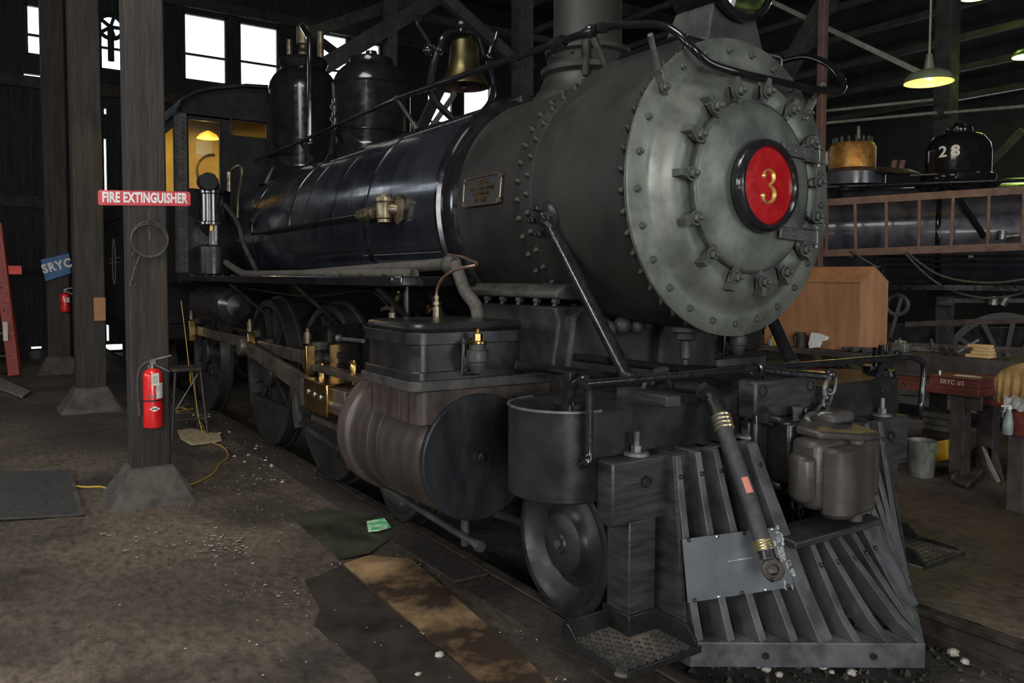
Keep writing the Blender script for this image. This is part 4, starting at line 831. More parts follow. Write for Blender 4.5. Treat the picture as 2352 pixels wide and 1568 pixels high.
for i, P_ in enumerate((P1, P2, P3)):
    o_ = lp('crank_pin', MB().cyl(P_+V((0, .15, 0)), P_+V((0, -.14 if i == 1 else -.06, 0)), .06, n=18), 'dsteel')
    part('rod_bearing', MB().lathe([(.001, -.05), (.09, -.05), (.095, -.03), (.095, .03), (.09, .05), (.001, .05)], P_+V((0, -.11 if i == 1 else -.02, 0)), (0, 1, 0), 24).box((P_.x-.06, P_.y-.03, P_.z+.08), (P_.x+.06, P_.y+.03, P_.z+.14)), 'rod', o_)
    part('bearing_brass', MB().box((P_.x+.065, P_.y-.10, P_.z-.12), (P_.x+.10, P_.y-.03, P_.z+.12)), 'brass', o_, bevel=.004)
    part('oil_cup', MB().cyl((P_.x, P_.y-.05, P_.z+.13), (P_.x, P_.y-.05, P_.z+.22), .03, n=12).cyl((P_.x, P_.y-.05, P_.z+.22), (P_.x, P_.y-.05, P_.z+.245), .018, n=6), 'bronze', o_)
MRe = part('rod_strap', MB().box((MR1.x-.05, -1.12, MR1.z-.1), (MR1.x+.06, -1.0, MR1.z+.1)), 'rod', LO, bevel=.01)
lp('reservoir', MB().lathe([(.001, -6.9), (.12, -6.88), (.19, -6.8), (.20, -6.7), (.20, -5.6), (.19, -5.5), (.12, -5.42), (.001, -5.4)], (0, -.95, 1.33), (1, 0, 0), 28), 'satin')
lp('brake_hanger', MB().box((-4.25, -.80, .35), (-4.12, -.66, 1.0)).box((-2.72, -.80, .3), (-2.6, -.66, .7)).bar((-4.2, -.78, .35), (-3.2, -.78, .28), .05, .05), 'oldiron', bevel=.01)
lp('brake_shoe', MB().tube([(-4.12, -.78, .30), (-4.19, -.78, .48), (-4.20, -.78, .66)], .055, 8, sub=3), 'oldiron')

# ---- pilot beam
BT = 1.085
bm = []
for cx_, cy_, a in ((-.15, -1.17, 180), (-.15, -1.17, 270)): pass
pts = [(-.28, -1.02)]
for k in range(17): a = radians(195+165*k/16); pts.append((-.03+.23*cos(a), -1.06+.21*sin(a)))
pts += [(.20, -1.02)]; near = pts; far = [(x, -y) for x, y in near][::-1]
PB = lp('pilot_beam', MB().prism([(x, y, .73) for x, y in near+far], (0, 0, BT-.73)), 'satin', bevel=.006)
lo_ = [(x, y, .50) for x, y in near if y < -1.0]
part('beam_end_casing', MB().prism([(x, y, .715) for x, y in near]+[(.20, -.62, .715), (-.28, -.62, .715)], (0, 0, .03)), 'satin', PB, bevel=.008)
part('beam_end_casing', MB().prism([(x, -y, .715) for x, y in near]+[(.20, .62, .715), (-.28, .62, .715)], (0, 0, .03)), 'satin', PB, bevel=.008)
part('casing_edge', MB().tube([(x, y, BT+.001) for x, y in near], .006, 6), 'dsteel', PB)
for y, z in ((-1.0, .77), (1.0, .77), (1.15, 1.04), (.95, 1.02)): bolt('beam_bolt', (.20, y, z), (1, 0, 0), 'hex', .014, .010, 'satin', 0, .0, parent=PB)
# long blocks and pipes on the beam top
def onz(u, v, z): return at(u, v, 'z', z)
a, b_ = onz(1425, 903, 1.09), onz(1545, 925, 1.09)
lp('deck_timber', MB().bar(onz(1432, 900, 1.095), onz(1548, 922, 1.095), .085, .05), 'wood_black', bevel=.005)
lp('deck_timber', MB().bar(V((-.32, .50, 1.095)), V((.04, .50, 1.095)), .09, .05), 'wood_black', bevel=.005)
lp('uncoupling_rod', MB().tube([(-.36, -.72, 1.24), (-.20, -.20, 1.17), (-.14, .03, 1.155)], .020, 10), 'gloss')
lp('uncoupling_rod', MB().tube([at(1185, 838, 'x', -.5), at(1300, 852, 'x', -.45), at(1430, 868, 'x', -.35)], .022, 10), 'gloss')
lp('deck_fitting', MB().tube([at(1478, 893, 'x', -.1), at(1484, 876, 'x', -.1), at(1500, 880, 'x', -.1)], .012, 8, sub=3).tube([at(1510, 862, 'x', -.1), at(1530, 852, 'x', -.1), at(1535, 870, 'x', -.1), at(1540, 890, 'x', -.1)], .012, 8, sub=3).cyl(at(1530, 850, 'x', -.1), at(1505, 855, 'x', -.1), .02, n=8), 'oldiron')
q_ = at(1307, 942, 'z', BT)
FS = lp('flag_socket', MB().cyl(q_, q_+V((0, 0, .155)), .028, n=20), 'gloss')
part('socket_flange', MB().rrect(q_.x-.06, q_.x+.06, q_.y-.055, q_.y+.055, BT, BT+.03, .03), 'gloss', FS)
q2 = V((q_.x, 1.10, BT))
FS = lp('flag_socket', MB().cyl(q2, q2+V((0, 0, .17)), .028, n=20), 'gloss')
part('socket_flange', MB().lathe([(.07, 0), (.06, .03), (.03, .04)], q2, (0, 0, 1), 20), 'gloss', FS)
lp('flag_socket', MB().cyl((-.02, 1.26, BT), (-.02, 1.26, BT+.14), .028, n=16).cyl((-.02, 1.24, BT), (-.02, 1.24, BT+.035), .07, n=18), 'gloss')
# handrail on the beam
XH = .25
e0, e1, e2 = at(1345, 881, 'x', XH), at(1735, 846, 'x', XH), at(2064, 820, 'x', XH)
lp('beam_handrail', MB().tube([e0, e1, e2], .0165, 12), 'thick')
for s, pu in ((-1, [(1334, 876), (1347, 888), (1353, 905), (1354, 970), (1353, 1040), (1349, 1062), (1330, 1072)]), (1, [(2064, 818), (2100, 822), (2118, 832), (2122, 850), (2118, 900), (2112, 945), (2103, 958)])):
    lp('beam_grab_iron', MB().tube([at(u, v, 'x', XH-(.0 if i < len(pu)-1 else .10)) for i, (u, v) in enumerate(pu)], .0165, 12, sub=4), 'thick')
for u, v0, v1 in ((1341, 875, 942), (2062, 815, 862)):
    x_ = XH-.02; a = at(u, v0, 'x', x_); lp('handrail_post', MB().tube([a+V((0, 0, -.004)), V((a.x-.06, a.y, a.z-.02)), V((.12, a.y, BT+.0))], .016, 10, sub=2).sphere(a, .027, 12), 'thick')
lp('rod_eye', MB().torus(at(1738, 848, 'x', XH), (0, 1, 0), .032, .012, 20, 8).tube([at(1742, 838, 'x', XH), at(1752, 850, 'x', XH), at(1757, 872, 'x', XH)], .013, 8, sub=3), 'thick')
lp('uncoupling_lever', MB().tube([at(1752, 850, 'x', .26), at(1830, 858, 'x', .28), at(1905, 864, 'x', .32)], .020, 10).sphere(at(1906, 860, 'x', .32), .03, 12), 'thick')

# ---- timber crossbar and step hangers of the pilot
PX0, PX1, PZ0, PZ1 = .201, .30, .635, .895
PI = lp('pilot', MB().box((PX0, -1.045, PZ0), (PX1, -.60, PZ1)).box((PX0, .60, PZ0), (PX1, 1.045, PZ1)).box((PX0, -.60, .72), (PX1-.02, .60, PZ1)), 'wood_black', bevel=.010)
for s in (-1, 1):
    PS = part('hanger_post', MB().box((.165, *sorted((s*.955, s*.81))[:1], .20), (.302, sorted((s*.955, s*.81))[1], PZ0+.01)), 'wood_black', PI, bevel=.006)
    # step tray
    y0, y1 = sorted((s*1.20, s*.80)); tz = .185
    tp = [(.10, y0, tz), (.545, y0, tz), (.545, y1, tz), (.10, y1, tz)]
    tray = MB()
    ny_, nx_ = 8, 9
    tray.rrect(.19, .545, y0, y1, tz-.012, tz, .045)
    TR = lp('step_tray', tray, 'tray', bevel=.002)
    rim = MB(); hgt = .075
    yo, yi = (s*1.20, s*.80)
    rim.bar((.19, yo, tz+.005), (.50, yo, tz+.005), .012, .03); rim.bar((.545, yo*.98, tz+.003), (.545, yi, tz+.003), .012, .026)
    rim.box((.185, y0, tz), (.197, y1, tz+hgt)); rim.prism([(.19, yi, tz), (.53, yi, tz), (.53, yi, tz+.03), (.48, yi, tz+hgt), (.19, yi, tz+hgt)], (0, s*.012, 0)); rim.prism([(.19, yo, tz), (.30, yo, tz), (.30, yo, tz+.01), (.22, yo, tz+hgt), (.19, yo, tz+hgt)], (0, -s*.012, 0))
    part('tray_rim', rim, 'satin', TR, bevel=.002)
    part('tray_collar', MB().box((.15, min(s*.965, s*.80), tz), (.316, max(s*.965, s*.80), tz+.085)), 'satin', TR, bevel=.004)
    hm = MB(); rr = random.Random(5)
    for i in range(nx_):
        for j in range(ny_):
            x_ = .225+.035*i; y_ = s*(.83+.045*j+(.022 if i % 2 else 0))
            if x_ < .34 and abs(y_) < .98 or abs(y_) > 1.18: continue
            hm.lathe([(.0135, -.0005), (.0100, .0035), (.008, .0045), (.006, -.002), (.001, -.004)], (x_, y_, tz), (0, 0, 1), 8)
    part('tread_dimples', hm, 'black', TR)['kind'] = 'stuff'
for y, u in ((-.86, 0), (-.18, 0), (.90, 0)):
    q_ = V((.235, y, PZ1)); lp('crossbar_stud', MB().lathe([(.0, 0), (.055, 0), (.05, .012), (.03, .014), (.03, .016)], q_, (0, 0, 1), 18).cyl(q_+V((0, 0, .012)), q_+V((0, 0, .04)), .024, n=6).cyl(q_+V((0, 0, .04)), q_+V((0, 0, .095)), .013, n=10), 'dsteel')
for y in (-.87, .87): bolt('crossbar_bolt', (PX1, y, .80), (1, 0, 0), 'hex', .026, .018, 'satin', 0, 0, parent=PI)

# slats
tip = V((.975, 0, .176)); Lf = V((.455, -.775, .176))
def vline(y):                                       # V-shaped toe line, x for a given y
    t = abs(y)/.775; return .975+(.455-.975)*t
SLT = .019
def slat(k, s):
    yb = s*(.735-.105*k); xb = vline(yb); short = k >= 5
    if short: yt = s*[.19, .10, .0][k-5]; xt, zt = .60, .50
    else: yt = s*[.72, .605, .497, .385, .265][k]; xt, zt = .335, .895
    w_ = .034 if k == 4 else .017
    T = V((xt, yt, zt)); B_ = V((xb, yb, .176)); dep = .12
    mid = T.lerp(B_, .55)-V((.012, 0, .006))
    if not short: mid = T.lerp(B_, .5)-V((.010, 0, .0))
    fr_ = [T, T.lerp(mid, .5)-V((.003, 0, 0)), mid, mid.lerp(B_, .5)-V((.008, 0, .004)), B_]
    mb = MB(); m_ = len(fr_); bd = .11 if short else .13
    for p in fr_:
        wt = w_*(1.0+.25*(1-(p.z-.176)/(zt-.176)))
        bk = min(bd, .13)
        for q in (p+V((0, -wt, 0)), p+V((0, wt, 0)), p+V((-bk, wt, 0)), p+V((-bk, -wt, 0))): mb.v.append(q)
    for i in range(m_-1):
        for j in range(4): a, b = 4*i+j, 4*i+(j+1) % 4; mb.f.append([a, b, b+4, a+4])
    mb.f += [[3, 2, 1, 0], [4*m_-4, 4*m_-3, 4*m_-2, 4*m_-1]]
    o = part('slat', mb, 'slat', PI, bevel=.003); o.data.materials.append(M['slatshade'])
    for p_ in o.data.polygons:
        if abs(p_.normal.y) > .6 or p_.normal.x < -.3: p_.material_index = 1  # sides and backs take the shaded colour
    bolt('slat_bolt', T.lerp(B_, .12 if not short else .22)+V((-.003 if short else .0, 0, 0)), (1, 0, .35), 'round', .011, .006, 'satin', 0, 0, parent=PI)
    return o
for k in range(8):
    slat(k, -1)
    if k < 7: slat(k, 1)
# toe bar, base boards and centre crossbar
toe = MB()
for s in (-1, 1):
    A, B_ = V((.975, 0, 0)), V((.455, s*.775, 0)); n0 = V((-.13, 0, 0))
    A2, B2 = A+V((.012, 0, 0)), B_+V((.012, s*-.0, 0))
    toe.add([A2+V((0, 0, .075)), B2+V((0, 0, .075)), B2+n0*1.2+V((0, 0, .075)), A2+n0*1.2+V((0, 0, .075)), A2+V((0, 0, .176)), B2+V((0, 0, .176)), B2+n0*1.2+V((0, 0, .176)), A2+n0*1.2+V((0, 0, .176))], [(0,1,2,3), (7,6,5,4), (0,4,5,1), (1,5,6,2), (2,6,7,3), (3,7,4,0)])
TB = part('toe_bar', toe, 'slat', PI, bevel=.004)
for s in (-1, 1):
    for f in (.22, .68):
        p = V((.987, 0, .125)).lerp(V((.467, s*.775, .125)), f); bolt('toe_bolt', p, (.83, s*.55, 0), 'hex', .015, .009, 'satin', 0, 0, parent=PI)
part('side_board', MB().prism([(.33, -.752, .895), (.46, -.80, .176), (.46, -.80, .10), (.22, -.80, .10), (.16, -.752, .895)], (0, .022, 0)), 'wood_black', PI)
part('side_board', MB().prism([(.33, .752, .895), (.46, .80, .176), (.46, .80, .10), (.22, .80, .10), (.16, .752, .895)], (0, -.022, 0)), 'wood_black', PI)
part('coupler_shelf_bar', MB().prism([(.605, -.31, .50), (.605, .31, .50), (.45, .31, .52), (.45, -.31, .52)], (0, 0, .03)), 'wood_black', PI, bevel=.006)
part('frame_bar', MB().bar((.12, -.7, .60), (.12, .7, .60), .06, .06).bar((.15, -.6, .2), (.15, .6, .2), .05, .06).bar((.12, -.3, .6), (.5, -.3, .2), .04, .04).bar((.12, .3, .6), (.5, .3, .2), .04, .04), 'dark', PI)
# riveted sheet over the near slats
def sl(f, k): # point on slat surface k (fractional) at height fraction f
    k0 = k; yb = -(.735-.105*k0); yt = -(.72-.114*k0); T = V((.335, yt, .895)); B_ = V((vline(yb), yb, .176)); p = T.lerp(B_, f); return p+V((.012-.010*4*f*(1-f), 0, 0))
cor = [at(1567, 1238, 'x', sl(.45, -.2).x), at(1785, 1210, 'x', .55), at(1826, 1347, 'x', .655), at(1580, 1384, 'x', .455)]
nrm = (cor[1]-cor[0]).cross(cor[3]-cor[0]).normalized(); cor[2] = atp(1826, 1347, cor[0], nrm); nrm = nrm if nrm.x > 0 else -nrm
SHT = part('patch_sheet', MB().prism(cor, nrm*-.005), 'sheet', PI)
for a, b_, n in ((0, 1, 4), (3, 2, 5)):
    for k in range(n): p = cor[a].lerp(cor[b_], .04+.92*k/(n-1)); bolt('sheet_screw', p.lerp((cor[0]+cor[2])/2, .05)+nrm*.001, nrm, 'round', .009, .006, 'steel' if k % 2 else 'satin', 0, 0, parent=PI)
mk = MB(); rr = random.Random(11)
for k in range(46):
    f = rr.random(); g_ = rr.random()**2; p = cor[1].lerp(cor[2], f); q = cor[0].lerp(cor[3], f); c0 = p.lerp(q, g_*.12-.02)+nrm*.0015
    e1_ = (cor[2]-cor[1]).normalized(); e2_ = nrm.cross(e1_); a_ = rr.uniform(.004, .016); b__ = rr.uniform(.003, .010)
    mk.add([c0+e1_*(a_*cos(t)*rr.uniform(.6, 1.2))+e2_*(b__*sin(t)*rr.uniform(.6, 1.2)) for t in [i*pi/3 for i in range(6)]], [range(6)])
p = cor[0].lerp(cor[1], .5).lerp(cor[3].lerp(cor[2], .62), .44)+nrm*.0015; e1_ = (cor[1]-cor[0]).normalized()
mk.add([p-e1_*.06+V((0, 0, .001)), p+e1_*.05+V((0, 0, .003)), p+e1_*.05-V((0, 0, .002)), p-e1_*.06-V((0, 0, .004))], [(0, 1, 2, 3)])
o = part('chipped_paint', mk, 'rag', PI); o['kind'] = 'stuff'

# ---- draft casting and coupler
PKY0, PKY1, PKZ = at(1736, 876, 'x', .305).y, at(1877, 866, 'x', .305).y, at(1800, 870, 'x', .305).z
DP = lp('coupler_pocket', MB().box((.201, PKY0, .985), (.305, PKY1, PKZ)), 'wood_black', bevel=.012)
part('pocket_plate', MB().box((.201, -.20, .60), (.275, .20, .984)), 'satin', DP, bevel=.02)
part('side_strap', MB().box((.276, PKY0, .66), (.31, PKY0+.09, 1.02)), 'satin', DP, bevel=.015)
part('side_strap', MB().box((.276, .145, .66), (.31, .235, 1.02)), 'satin', DP, bevel=.015)
for y, z in ((PKY0+.05, 1.115), (PKY1-.05, 1.115), (PKY0+.045, .915), (PKY0+.045, .845), (PKY0+.045, .775)):
    part('bolt_hole', MB().lathe([(.028, 0), (.028, .004), (.021, .005), (.018, -.01), (.001, -.012)], (.304, y, z), (1, 0, 0), 18), 'dark', DP)
for y, z in ((PKY0+.05, .995), (PKY0+.05, .70), (.22, .985)):
    bolt('pocket_nut', (.30, y, z), (1, 0, 0), 'hex', .036, .05, 'satin', .055, .055, parent=DP)
part('draft_box', MB().box((.28, -.12, .70), (.425, .115, .985)).box((.29, -.085, .64), (.46, .085, .90)), 'satin', DP, bevel=.018)
part('draft_web', MB().cyl((.35, .02, .98), (.35, .02, 1.04), .032, n=4), 'satin', DP, bevel=.006)
CO = lp('coupler', MB(), None) if False else None
h0, h1 = .61, .91
def pr(pts, z0, z1): return MB().prism([(x, y, z0) for x, y in pts], (0, 0, z1-z0))
head = pr([(.44, -.14), (.54, -.165), (.60, -.15), (.60, .30), (.555, .345), (.50, .35), (.44, .25)], h0+.02, h1+.02)
CO = lp('coupler', head, 'coupler', bevel=.03)
kn = [(.56, -.085), (.60, -.10)]
for k in range(8): a = radians(-70+150*k/7); kn.append((.625+.075*cos(a), .0+.0+.075*sin(a)-.03))
kn += [(.62, .19), (.57, .21), (.53, .10)]
KP = [(.565, -.11), (.60, -.125), (.645, -.115), (.675, -.085), (.685, -.04), (.67, .02), (.665, .10), (.66, .16), (.635, .195), (.58, .205), (.55, .12)]
part('knuckle', pr(KP, .60, .905), 'coupler', CO, bevel=.022)
part('guard_arm', pr([(.44, -.15), (.50, -.215), (.565, -.22), (.59, -.17), (.57, -.12), (.5, -.10)], .665, .87), 'coupler', CO, bevel=.028)
part('head_crown', MB().prism([(.43, -.10, .93), (.56, -.10, .925), (.62, .10, .905), (.60, .30, .885), (.50, .33, .89), (.40, .22, .95), (.40, .0, .96)], (0, 0, .04)), 'coupler', CO, bevel=.014)
part('knuckle_pin', MB().cyl((.615, .08, .565), (.615, .08, .92), .034, n=16), 'oldiron', CO)
part('lock_lifter', MB().rrect(.36, .50, .08, .26, .965, 1.01, .03).add([], []), 'oldiron', CO, bevel=.012)
text('cast_number', '91', .036, 'rod', CO, at(1966, 1103, 'x', .682), (-.05, 1, 0), (0, 0, 1), .0015, 1.0, .001)
# lift chain and clevis
mb = MB(); cpts = [at(1912, 868, 'x', .33), at(1906, 900, 'x', .34), at(1896, 930, 'x', .36), at(1880, 955, 'x', .40)]
LC = None
for i in range(3):
    c0, c1 = cpts[i], cpts[i+1]; d = (c1-c0); L_ = d.length*.5+.012; c = (c0+c1)/2; u_ = d.normalized(); sd_ = V((0, 1, 0)) if i % 2 else V((.8, .5, 0)); sd_ = (sd_-u_*sd_.dot(u_)).normalized()
    ring = [c+u_*(L_ if cos(t) > 0 else -L_)*(abs(cos(t))**.5)+sd_*.02*sin(t) for t in [2*pi*k/16 for k in range(16)]]
    o = lp('chain_link', MB().tube(ring, .0075, 8, closed=True), 'dsteel')
lp('clevis', MB().tube([at(1908, 866, 'x', .33), at(1895, 880, 'x', .34), at(1893, 905, 'x', .34), at(1900, 915, 'x', .35)], .010, 8, sub=3), 'dsteel')
lp('lift_shackle', MB().tube([at(1862, 950, 'x', .42), at(1852, 960, 'x', .44), at(1865, 972, 'x', .44), at(1890, 972, 'x', .44), at(1918, 962, 'x', .44), at(1920, 950, 'x', .44)], .011, 10, sub=3).tube([at(1880, 955, 'x', .42), at(1895, 948, 'x', .44), at(1920, 955, 'x', .46), at(1925, 968, 'x', .46), at(1905, 972, 'x', .46)], .011, 10, sub=3), 'dsteel')
# chain hanging inside the pilot
mb = MB()
for k in range(9):
    c = at(1828+(k % 2)*10, 1128+k*15, 'x', .28); mb.tube([c+V((0, .022*sin(t) if k % 2 else 0, .035*cos(t)))+V((0 if k % 2 else .022*sin(t), 0, 0)) for t in [2*pi*i/12 for i in range(12)]], .007, 6, closed=True)
lp('hanging_chain', mb, 'oldiron')

# ---- air hose on the near side of the coupler
hx = lambda u, v, x: at(u, v, 'x', x)
hp = [hx(1622, 902, .24), hx(1638, 915, .27), hx(1652, 950, .31), hx(1668, 1000, .37), hx(1700, 1090, .46), hx(1725, 1160, .535), hx(1742, 1215, .59), hx(1755, 1256, .625)]
AH = lp('air_hose', MB().tube(hp[2:], .0345, 18, sub=4), 'rubber')
part('angle_cock', MB().tube([hx(1560, 888, .05), hx(1600, 893, .16), hx(1622, 902, .24), hp[1], hp[2]], .027, 14, sub=3).cyl(hx(1612, 897, .21), hx(1632, 908, .26), .042, n=6).cyl(hp[1], hp[2], .038, n=16), 'satin', AH)
def bands(a, b, r, nm):
    mb = MB(); d = (b-a)
    for k in range(4): mb.torus(a+d*(k/3), d, r, .0055, 24, 6)
    part(nm, mb.cyl(a-d*.1, b+d*.1, r-.001, n=20), 'band', AH)['label'] = 'yellow-zinc crimped hose band'
bands(hx(1656, 958, .318), hx(1664, 985, .352), .038, 'hose_clamp'); bands(hx(1750, 1243, .614), hx(1756, 1262, .63), .037, 'hose_clamp')
a, b_ = hx(1705, 1102, .473), hx(1718, 1138, .512); dd = (b_-a).normalized(); nn = V((.86, -.45, .15)).normalized()
t_ = V((0, 0, 1)) if abs(dd.z) < .9 else V((1, 0, 0)); e1_ = (t_-dd*t_.dot(dd)).normalized(); e2_ = dd.cross(e1_); an_ = atan2(nn.dot(e2_), nn.dot(e1_))
part('hose_tag', MB().lathe([(.0362, 0), (.0362, (b_-a).length)], a, dd, 6, an_-.42, an_+.42), mat('hose_tag_pink', (.42, .13, .10), (.5, .18, .14), .6), AH)
g0 = hx(1757, 1264, .63)
GH = part('gladhand', MB().cyl(g0+V((0, 0, .02)), hx(1764, 1284, .65), .030, .034, 16), 'satin', AH)
gc = hx(1775, 1307, .675); gn = V((.72, -.66, .18)).normalized()
part('gladhand_face', MB().lathe([(.001, -.03), (.035, -.03), (.044, -.01), (.044, .012), (.036, .018), (.022, .018), (.018, .004), (.001, .0)], gc, gn, 24), 'oldiron', GH)
part('gladhand_lug', MB().bar(hx(1758, 1272, .65), hx(1790, 1292, .69), .03, .02), 'satin', GH, bevel=.004)
part('gladhand_lug', MB().bar(hx(1790, 1322, .69), hx(1768, 1328, .68), .02, .03), 'satin', GH, bevel=.004)
part('gladhand_gasket', MB().torus(gc+gn*.018, gn, .026, .006, 20, 8), 'rustbox', GH)

# ---- tender behind the cab
TD = thing('tender', 'dark lettered tender coupled behind the cab, glimpsed between the two nearest posts', 'tender', (-11.8, 0, 0))
part('tank', MB().rrect(-14.4, -9.25, -1.3, 1.3, .95, 2.5, .12), 'dark', TD, bevel=.02)
part('coal_board', MB().box((-14.2, -1.28, 2.5), (-9.4, -1.24, 2.75)), 'dark', TD)
part('tank_rim', MB().tube([(-14.4, -1.31, 2.5), (-9.3, -1.31, 2.5)], .02, 8), 'satin', TD)
q_ = at(262, 600, 'y', -1.305)
ov = [V((q_.x+.16*cos(t), -1.306, q_.z+.36*sin(t))) for t in [2*pi*k/28 for k in range(28)]]
part('lining', MB().tube(ov, .008, 6, closed=True).tube([V((q_.x-.6, -1.306, q_.z+.05)), V((q_.x+.6, -1.306, q_.z+.05))], .006, 6).tube([V((q_.x-.6, -1.306, q_.z-.02)), V((q_.x+.6, -1.306, q_.z-.02))], .006, 6), 'board', TD)
part('tender_frame', MB().box((-14.5, -1.2, .75), (-9.2, 1.2, .95)), 'dark', TD)
for x in (-10.2, -11.4, -12.9, -14.0):
    for s in (-1, 1): part('tender_wheel', MB().lathe([(.36, -.04), (.36, -.01), (.33, 0), (.33, .08), (.27, .06), (.12, .05), (.12, .1), (.001, .1)], (x, s*.72, .345), (0, s, 0), 32), 'wheel', TD)

# ================================================================ THINGS ROUND THE ENGINE
# ---- fire extinguisher sign and extinguisher on the nearest post
xp = -3.543
a, b_ = at(226, 443, 'x', xp+.012), at(437, 476, 'x', xp+.012)
cy_, cz_ = (a.y+b_.y)/2, 2.172
S = thing('fire_extinguisher_sign', 'red metal sign with white lettering nailed across the nearest post', 'sign', (xp+.01, cy_, cz_))
sg = MB(); w_, h_ = .302, .052
sl_ = .0425
pts = []
for cx_, cz2, a0 in ((w_-.015, h_-.015, 0), (-w_+.015, h_-.015, 90), (-w_+.015, -h_+.015, 180), (w_-.015, -h_+.015, 270)):
    for k in range(4): t = radians(a0+30*k); u_ = cx_+.015*cos(t); pts.append((xp+.006, cy_+u_, cz_+cz2+.015*sin(t)+u_*sl_))
part('sign_plate', MB().prism(pts, (.004, 0, 0)), 'redsign', S)
text('lettering', 'FIRE EXTINGUISHER', .098, 'white', S, (xp+.011, cy_, cz_), (0, 1, sl_), (0, 0, 1), .0006, .62, .0038, 1.03)
for u_ in (-.29, .0, .03, .29): part('nail', MB().lathe([(.006, 0), (.003, .003), (.001, .003)], (xp+.0105, cy_+u_, cz_+.042+u_*sl_), (1, 0, 0), 8), 'steel', S)
ec = at(351, 905, 'x', -3.465); EY = ec.y; ez0, ez1 = at(351, 981, 'x', -3.465).z, at(351, 845, 'x', -3.465).z
def extinguisher(x, y, z0, z1, r, label, detail=True, m='ered'):
    E_ = thing('fire_extinguisher', label, 'fire extinguisher', (x, y, z0)); h = z1-z0
    part('cylinder_body', MB().lathe([(.001, 0), (r*.85, 0), (r*.97, .008), (r, .02), (r, h-r*.75), (r*.92, h-r*.45), (r*.65, h-r*.15), (r*.3, h), (.001, h)], (x, y, z0), (0, 0, 1), 36), m, E_)
    part('valve', MB().cyl((x, y, z1-.005), (x, y, z1+.055), r*.27, r*.22, 14).bar((x, y-.02, z1+.045), (x, y+.02, z1+.045), .03, .03), 'dsteel', E_)
    part('handle', MB().bar((x, y-.02, z1+.055), (x, y+r*1.9, z1+.085), .018, .008).bar((x, y, z1+.03), (x, y+r*.9, z1+.0), .016, .008).bar((x, y+r*.9, z1+.0), (x, y+r*1.7, z1-.03), .016, .008), 'steel', E_)
    part('label_wrap', MB().lathe([(r+.001, h*.50), (r+.001, h*.76)], (x, y, z0), (0, 0, 1), 20, radians(10), radians(170)), 'white', E_)
    part('band', MB().lathe([(r+.001, h*.455), (r+.005, h*.46), (r+.005, h*.475), (r+.001, h*.48)], (x, y, z0), (0, 0, 1), 32), 'black', E_)
    if detail:
        fx = x+r*1.02
        part('hose', MB().tube([(x, y-.02, z1+.045), (x, y-.05, z1+.035), (x, y-r-.02, z1-.01), (x, y-r-.032, z1-.1), (x, y-r-.028, z0+h*.42)], .010, 10, sub=4).cyl((x, y-r-.028, z0+h*.45), (x, y-r-.022, z0+h*.22), .015, n=12), 'rubber', E_)
        part('inspection_tag', MB().prism([(fx+.012, y-.022, z1-.03), (fx+.012, y+.028, z1-.028), (fx+.012, y+.030, z1-.115), (fx+.012, y-.018, z1-.118)], (.0008, 0, 0)), 'paper', E_)
        for k in range(5): part('tag_print', MB().box((fx+.0132, y-.012, z1-.055-.011*k), (fx+.0134, y+.022, z1-.052-.011*k)), 'dsteel', E_)
        part('yellow_stripe', MB().lathe([(r+.002, h*.51), (r+.002, h*.66)], (x, y, z0), (0, 0, 1), 4, radians(108), radians(122)), 'yellow', E_)
        for k in range(3):
            aa = radians(95-22*k); part('pictogram', MB().prism([V((x+cos(aa2)*(r+.0022), y-sin(aa2)*(r+.0022), z0+h*q)) for aa2, q in ((pi/2-aa+.09+pi/2-pi/2, .515), (pi/2-aa-.09, .515), (pi/2-aa-.09, .57), (pi/2-aa+.09, .57))], (.0006, 0, 0)), 'dsteel', E_)
        dm = [(0, .045), (.021, 0), (0, -.045), (-.021, 0)]
        part('diamond_badge', MB().prism([(x+sqrt(max(0, (r+.003)**2-q*q)) if False else x+r+.001, y+q*.8, z0+h*.33+p) for p, q in dm], (.0008, 0, 0)), 'white', E_)
        part('badge_lettering', MB().box((x+r+.0019, y-.02, z0+h*.33-.004), (x+r+.0023, y+.02, z0+h*.33+.004)), 'black', E_)
    part('wall_bracket', MB().box((x-r-.015, y-.02, z0+.02), (x-r*.8, y+.02, z1+.02)), 'dsteel', E_)
    return E_
extinguisher(-3.465, EY, ez0, ez1, .0655, 'red fire extinguisher with white label strapped to the nearest post')
# ---- wire hoops and hook on a nail
rc = at(344, 549, 'x', xp+.02); 
W_ = thing('wire_hoop', 'rusty doubled wire hoop with a hooked tail hanging on a nail on the nearest post', 'wire', tuple(rc))
part('hoop', MB().torus(rc, (1, 0, 0), .122, .006, 48, 8).torus(rc+V((.008, -.004, -.012)), (1, .05, 0), .118, .005, 48, 8), 'lag', W_)
part('hooked_tail', MB().tube([at(303, 588, 'x', xp+.02), at(309, 577, 'x', xp+.02), at(322, 582, 'x', xp+.03), at(314, 605, 'x', xp+.03), at(303, 640, 'x', xp+.03), at(300, 655, 'x', xp+.03), at(308, 659, 'x', xp+.03), at(313, 652, 'x', xp+.03)], .0055, 8, sub=4), 'lag', W_)
o = part('hanger_strap', MB().box((xp+.002, rc.y-.006, rc.z+.08), (xp+.012, rc.y+.006, rc.z+.21)).cyl((xp, rc.y, rc.z+.13), (xp+.05, rc.y, rc.z+.135), .006, n=8).box((xp+.004, rc.y-.008, rc.z-.02), (xp+.010, rc.y+.008, rc.z+.10)), 'oldiron', W_)
cr = MB().tube([at(330, 0, 'x', xp), at(332, 200, 'x', xp), at(338, 380, 'x', xp), at(345, 520, 'x', xp), at(335, 640, 'x', xp), at(338, 750, 'x', xp), at(341, 810, 'x', xp)], .004, 6, sub=4)
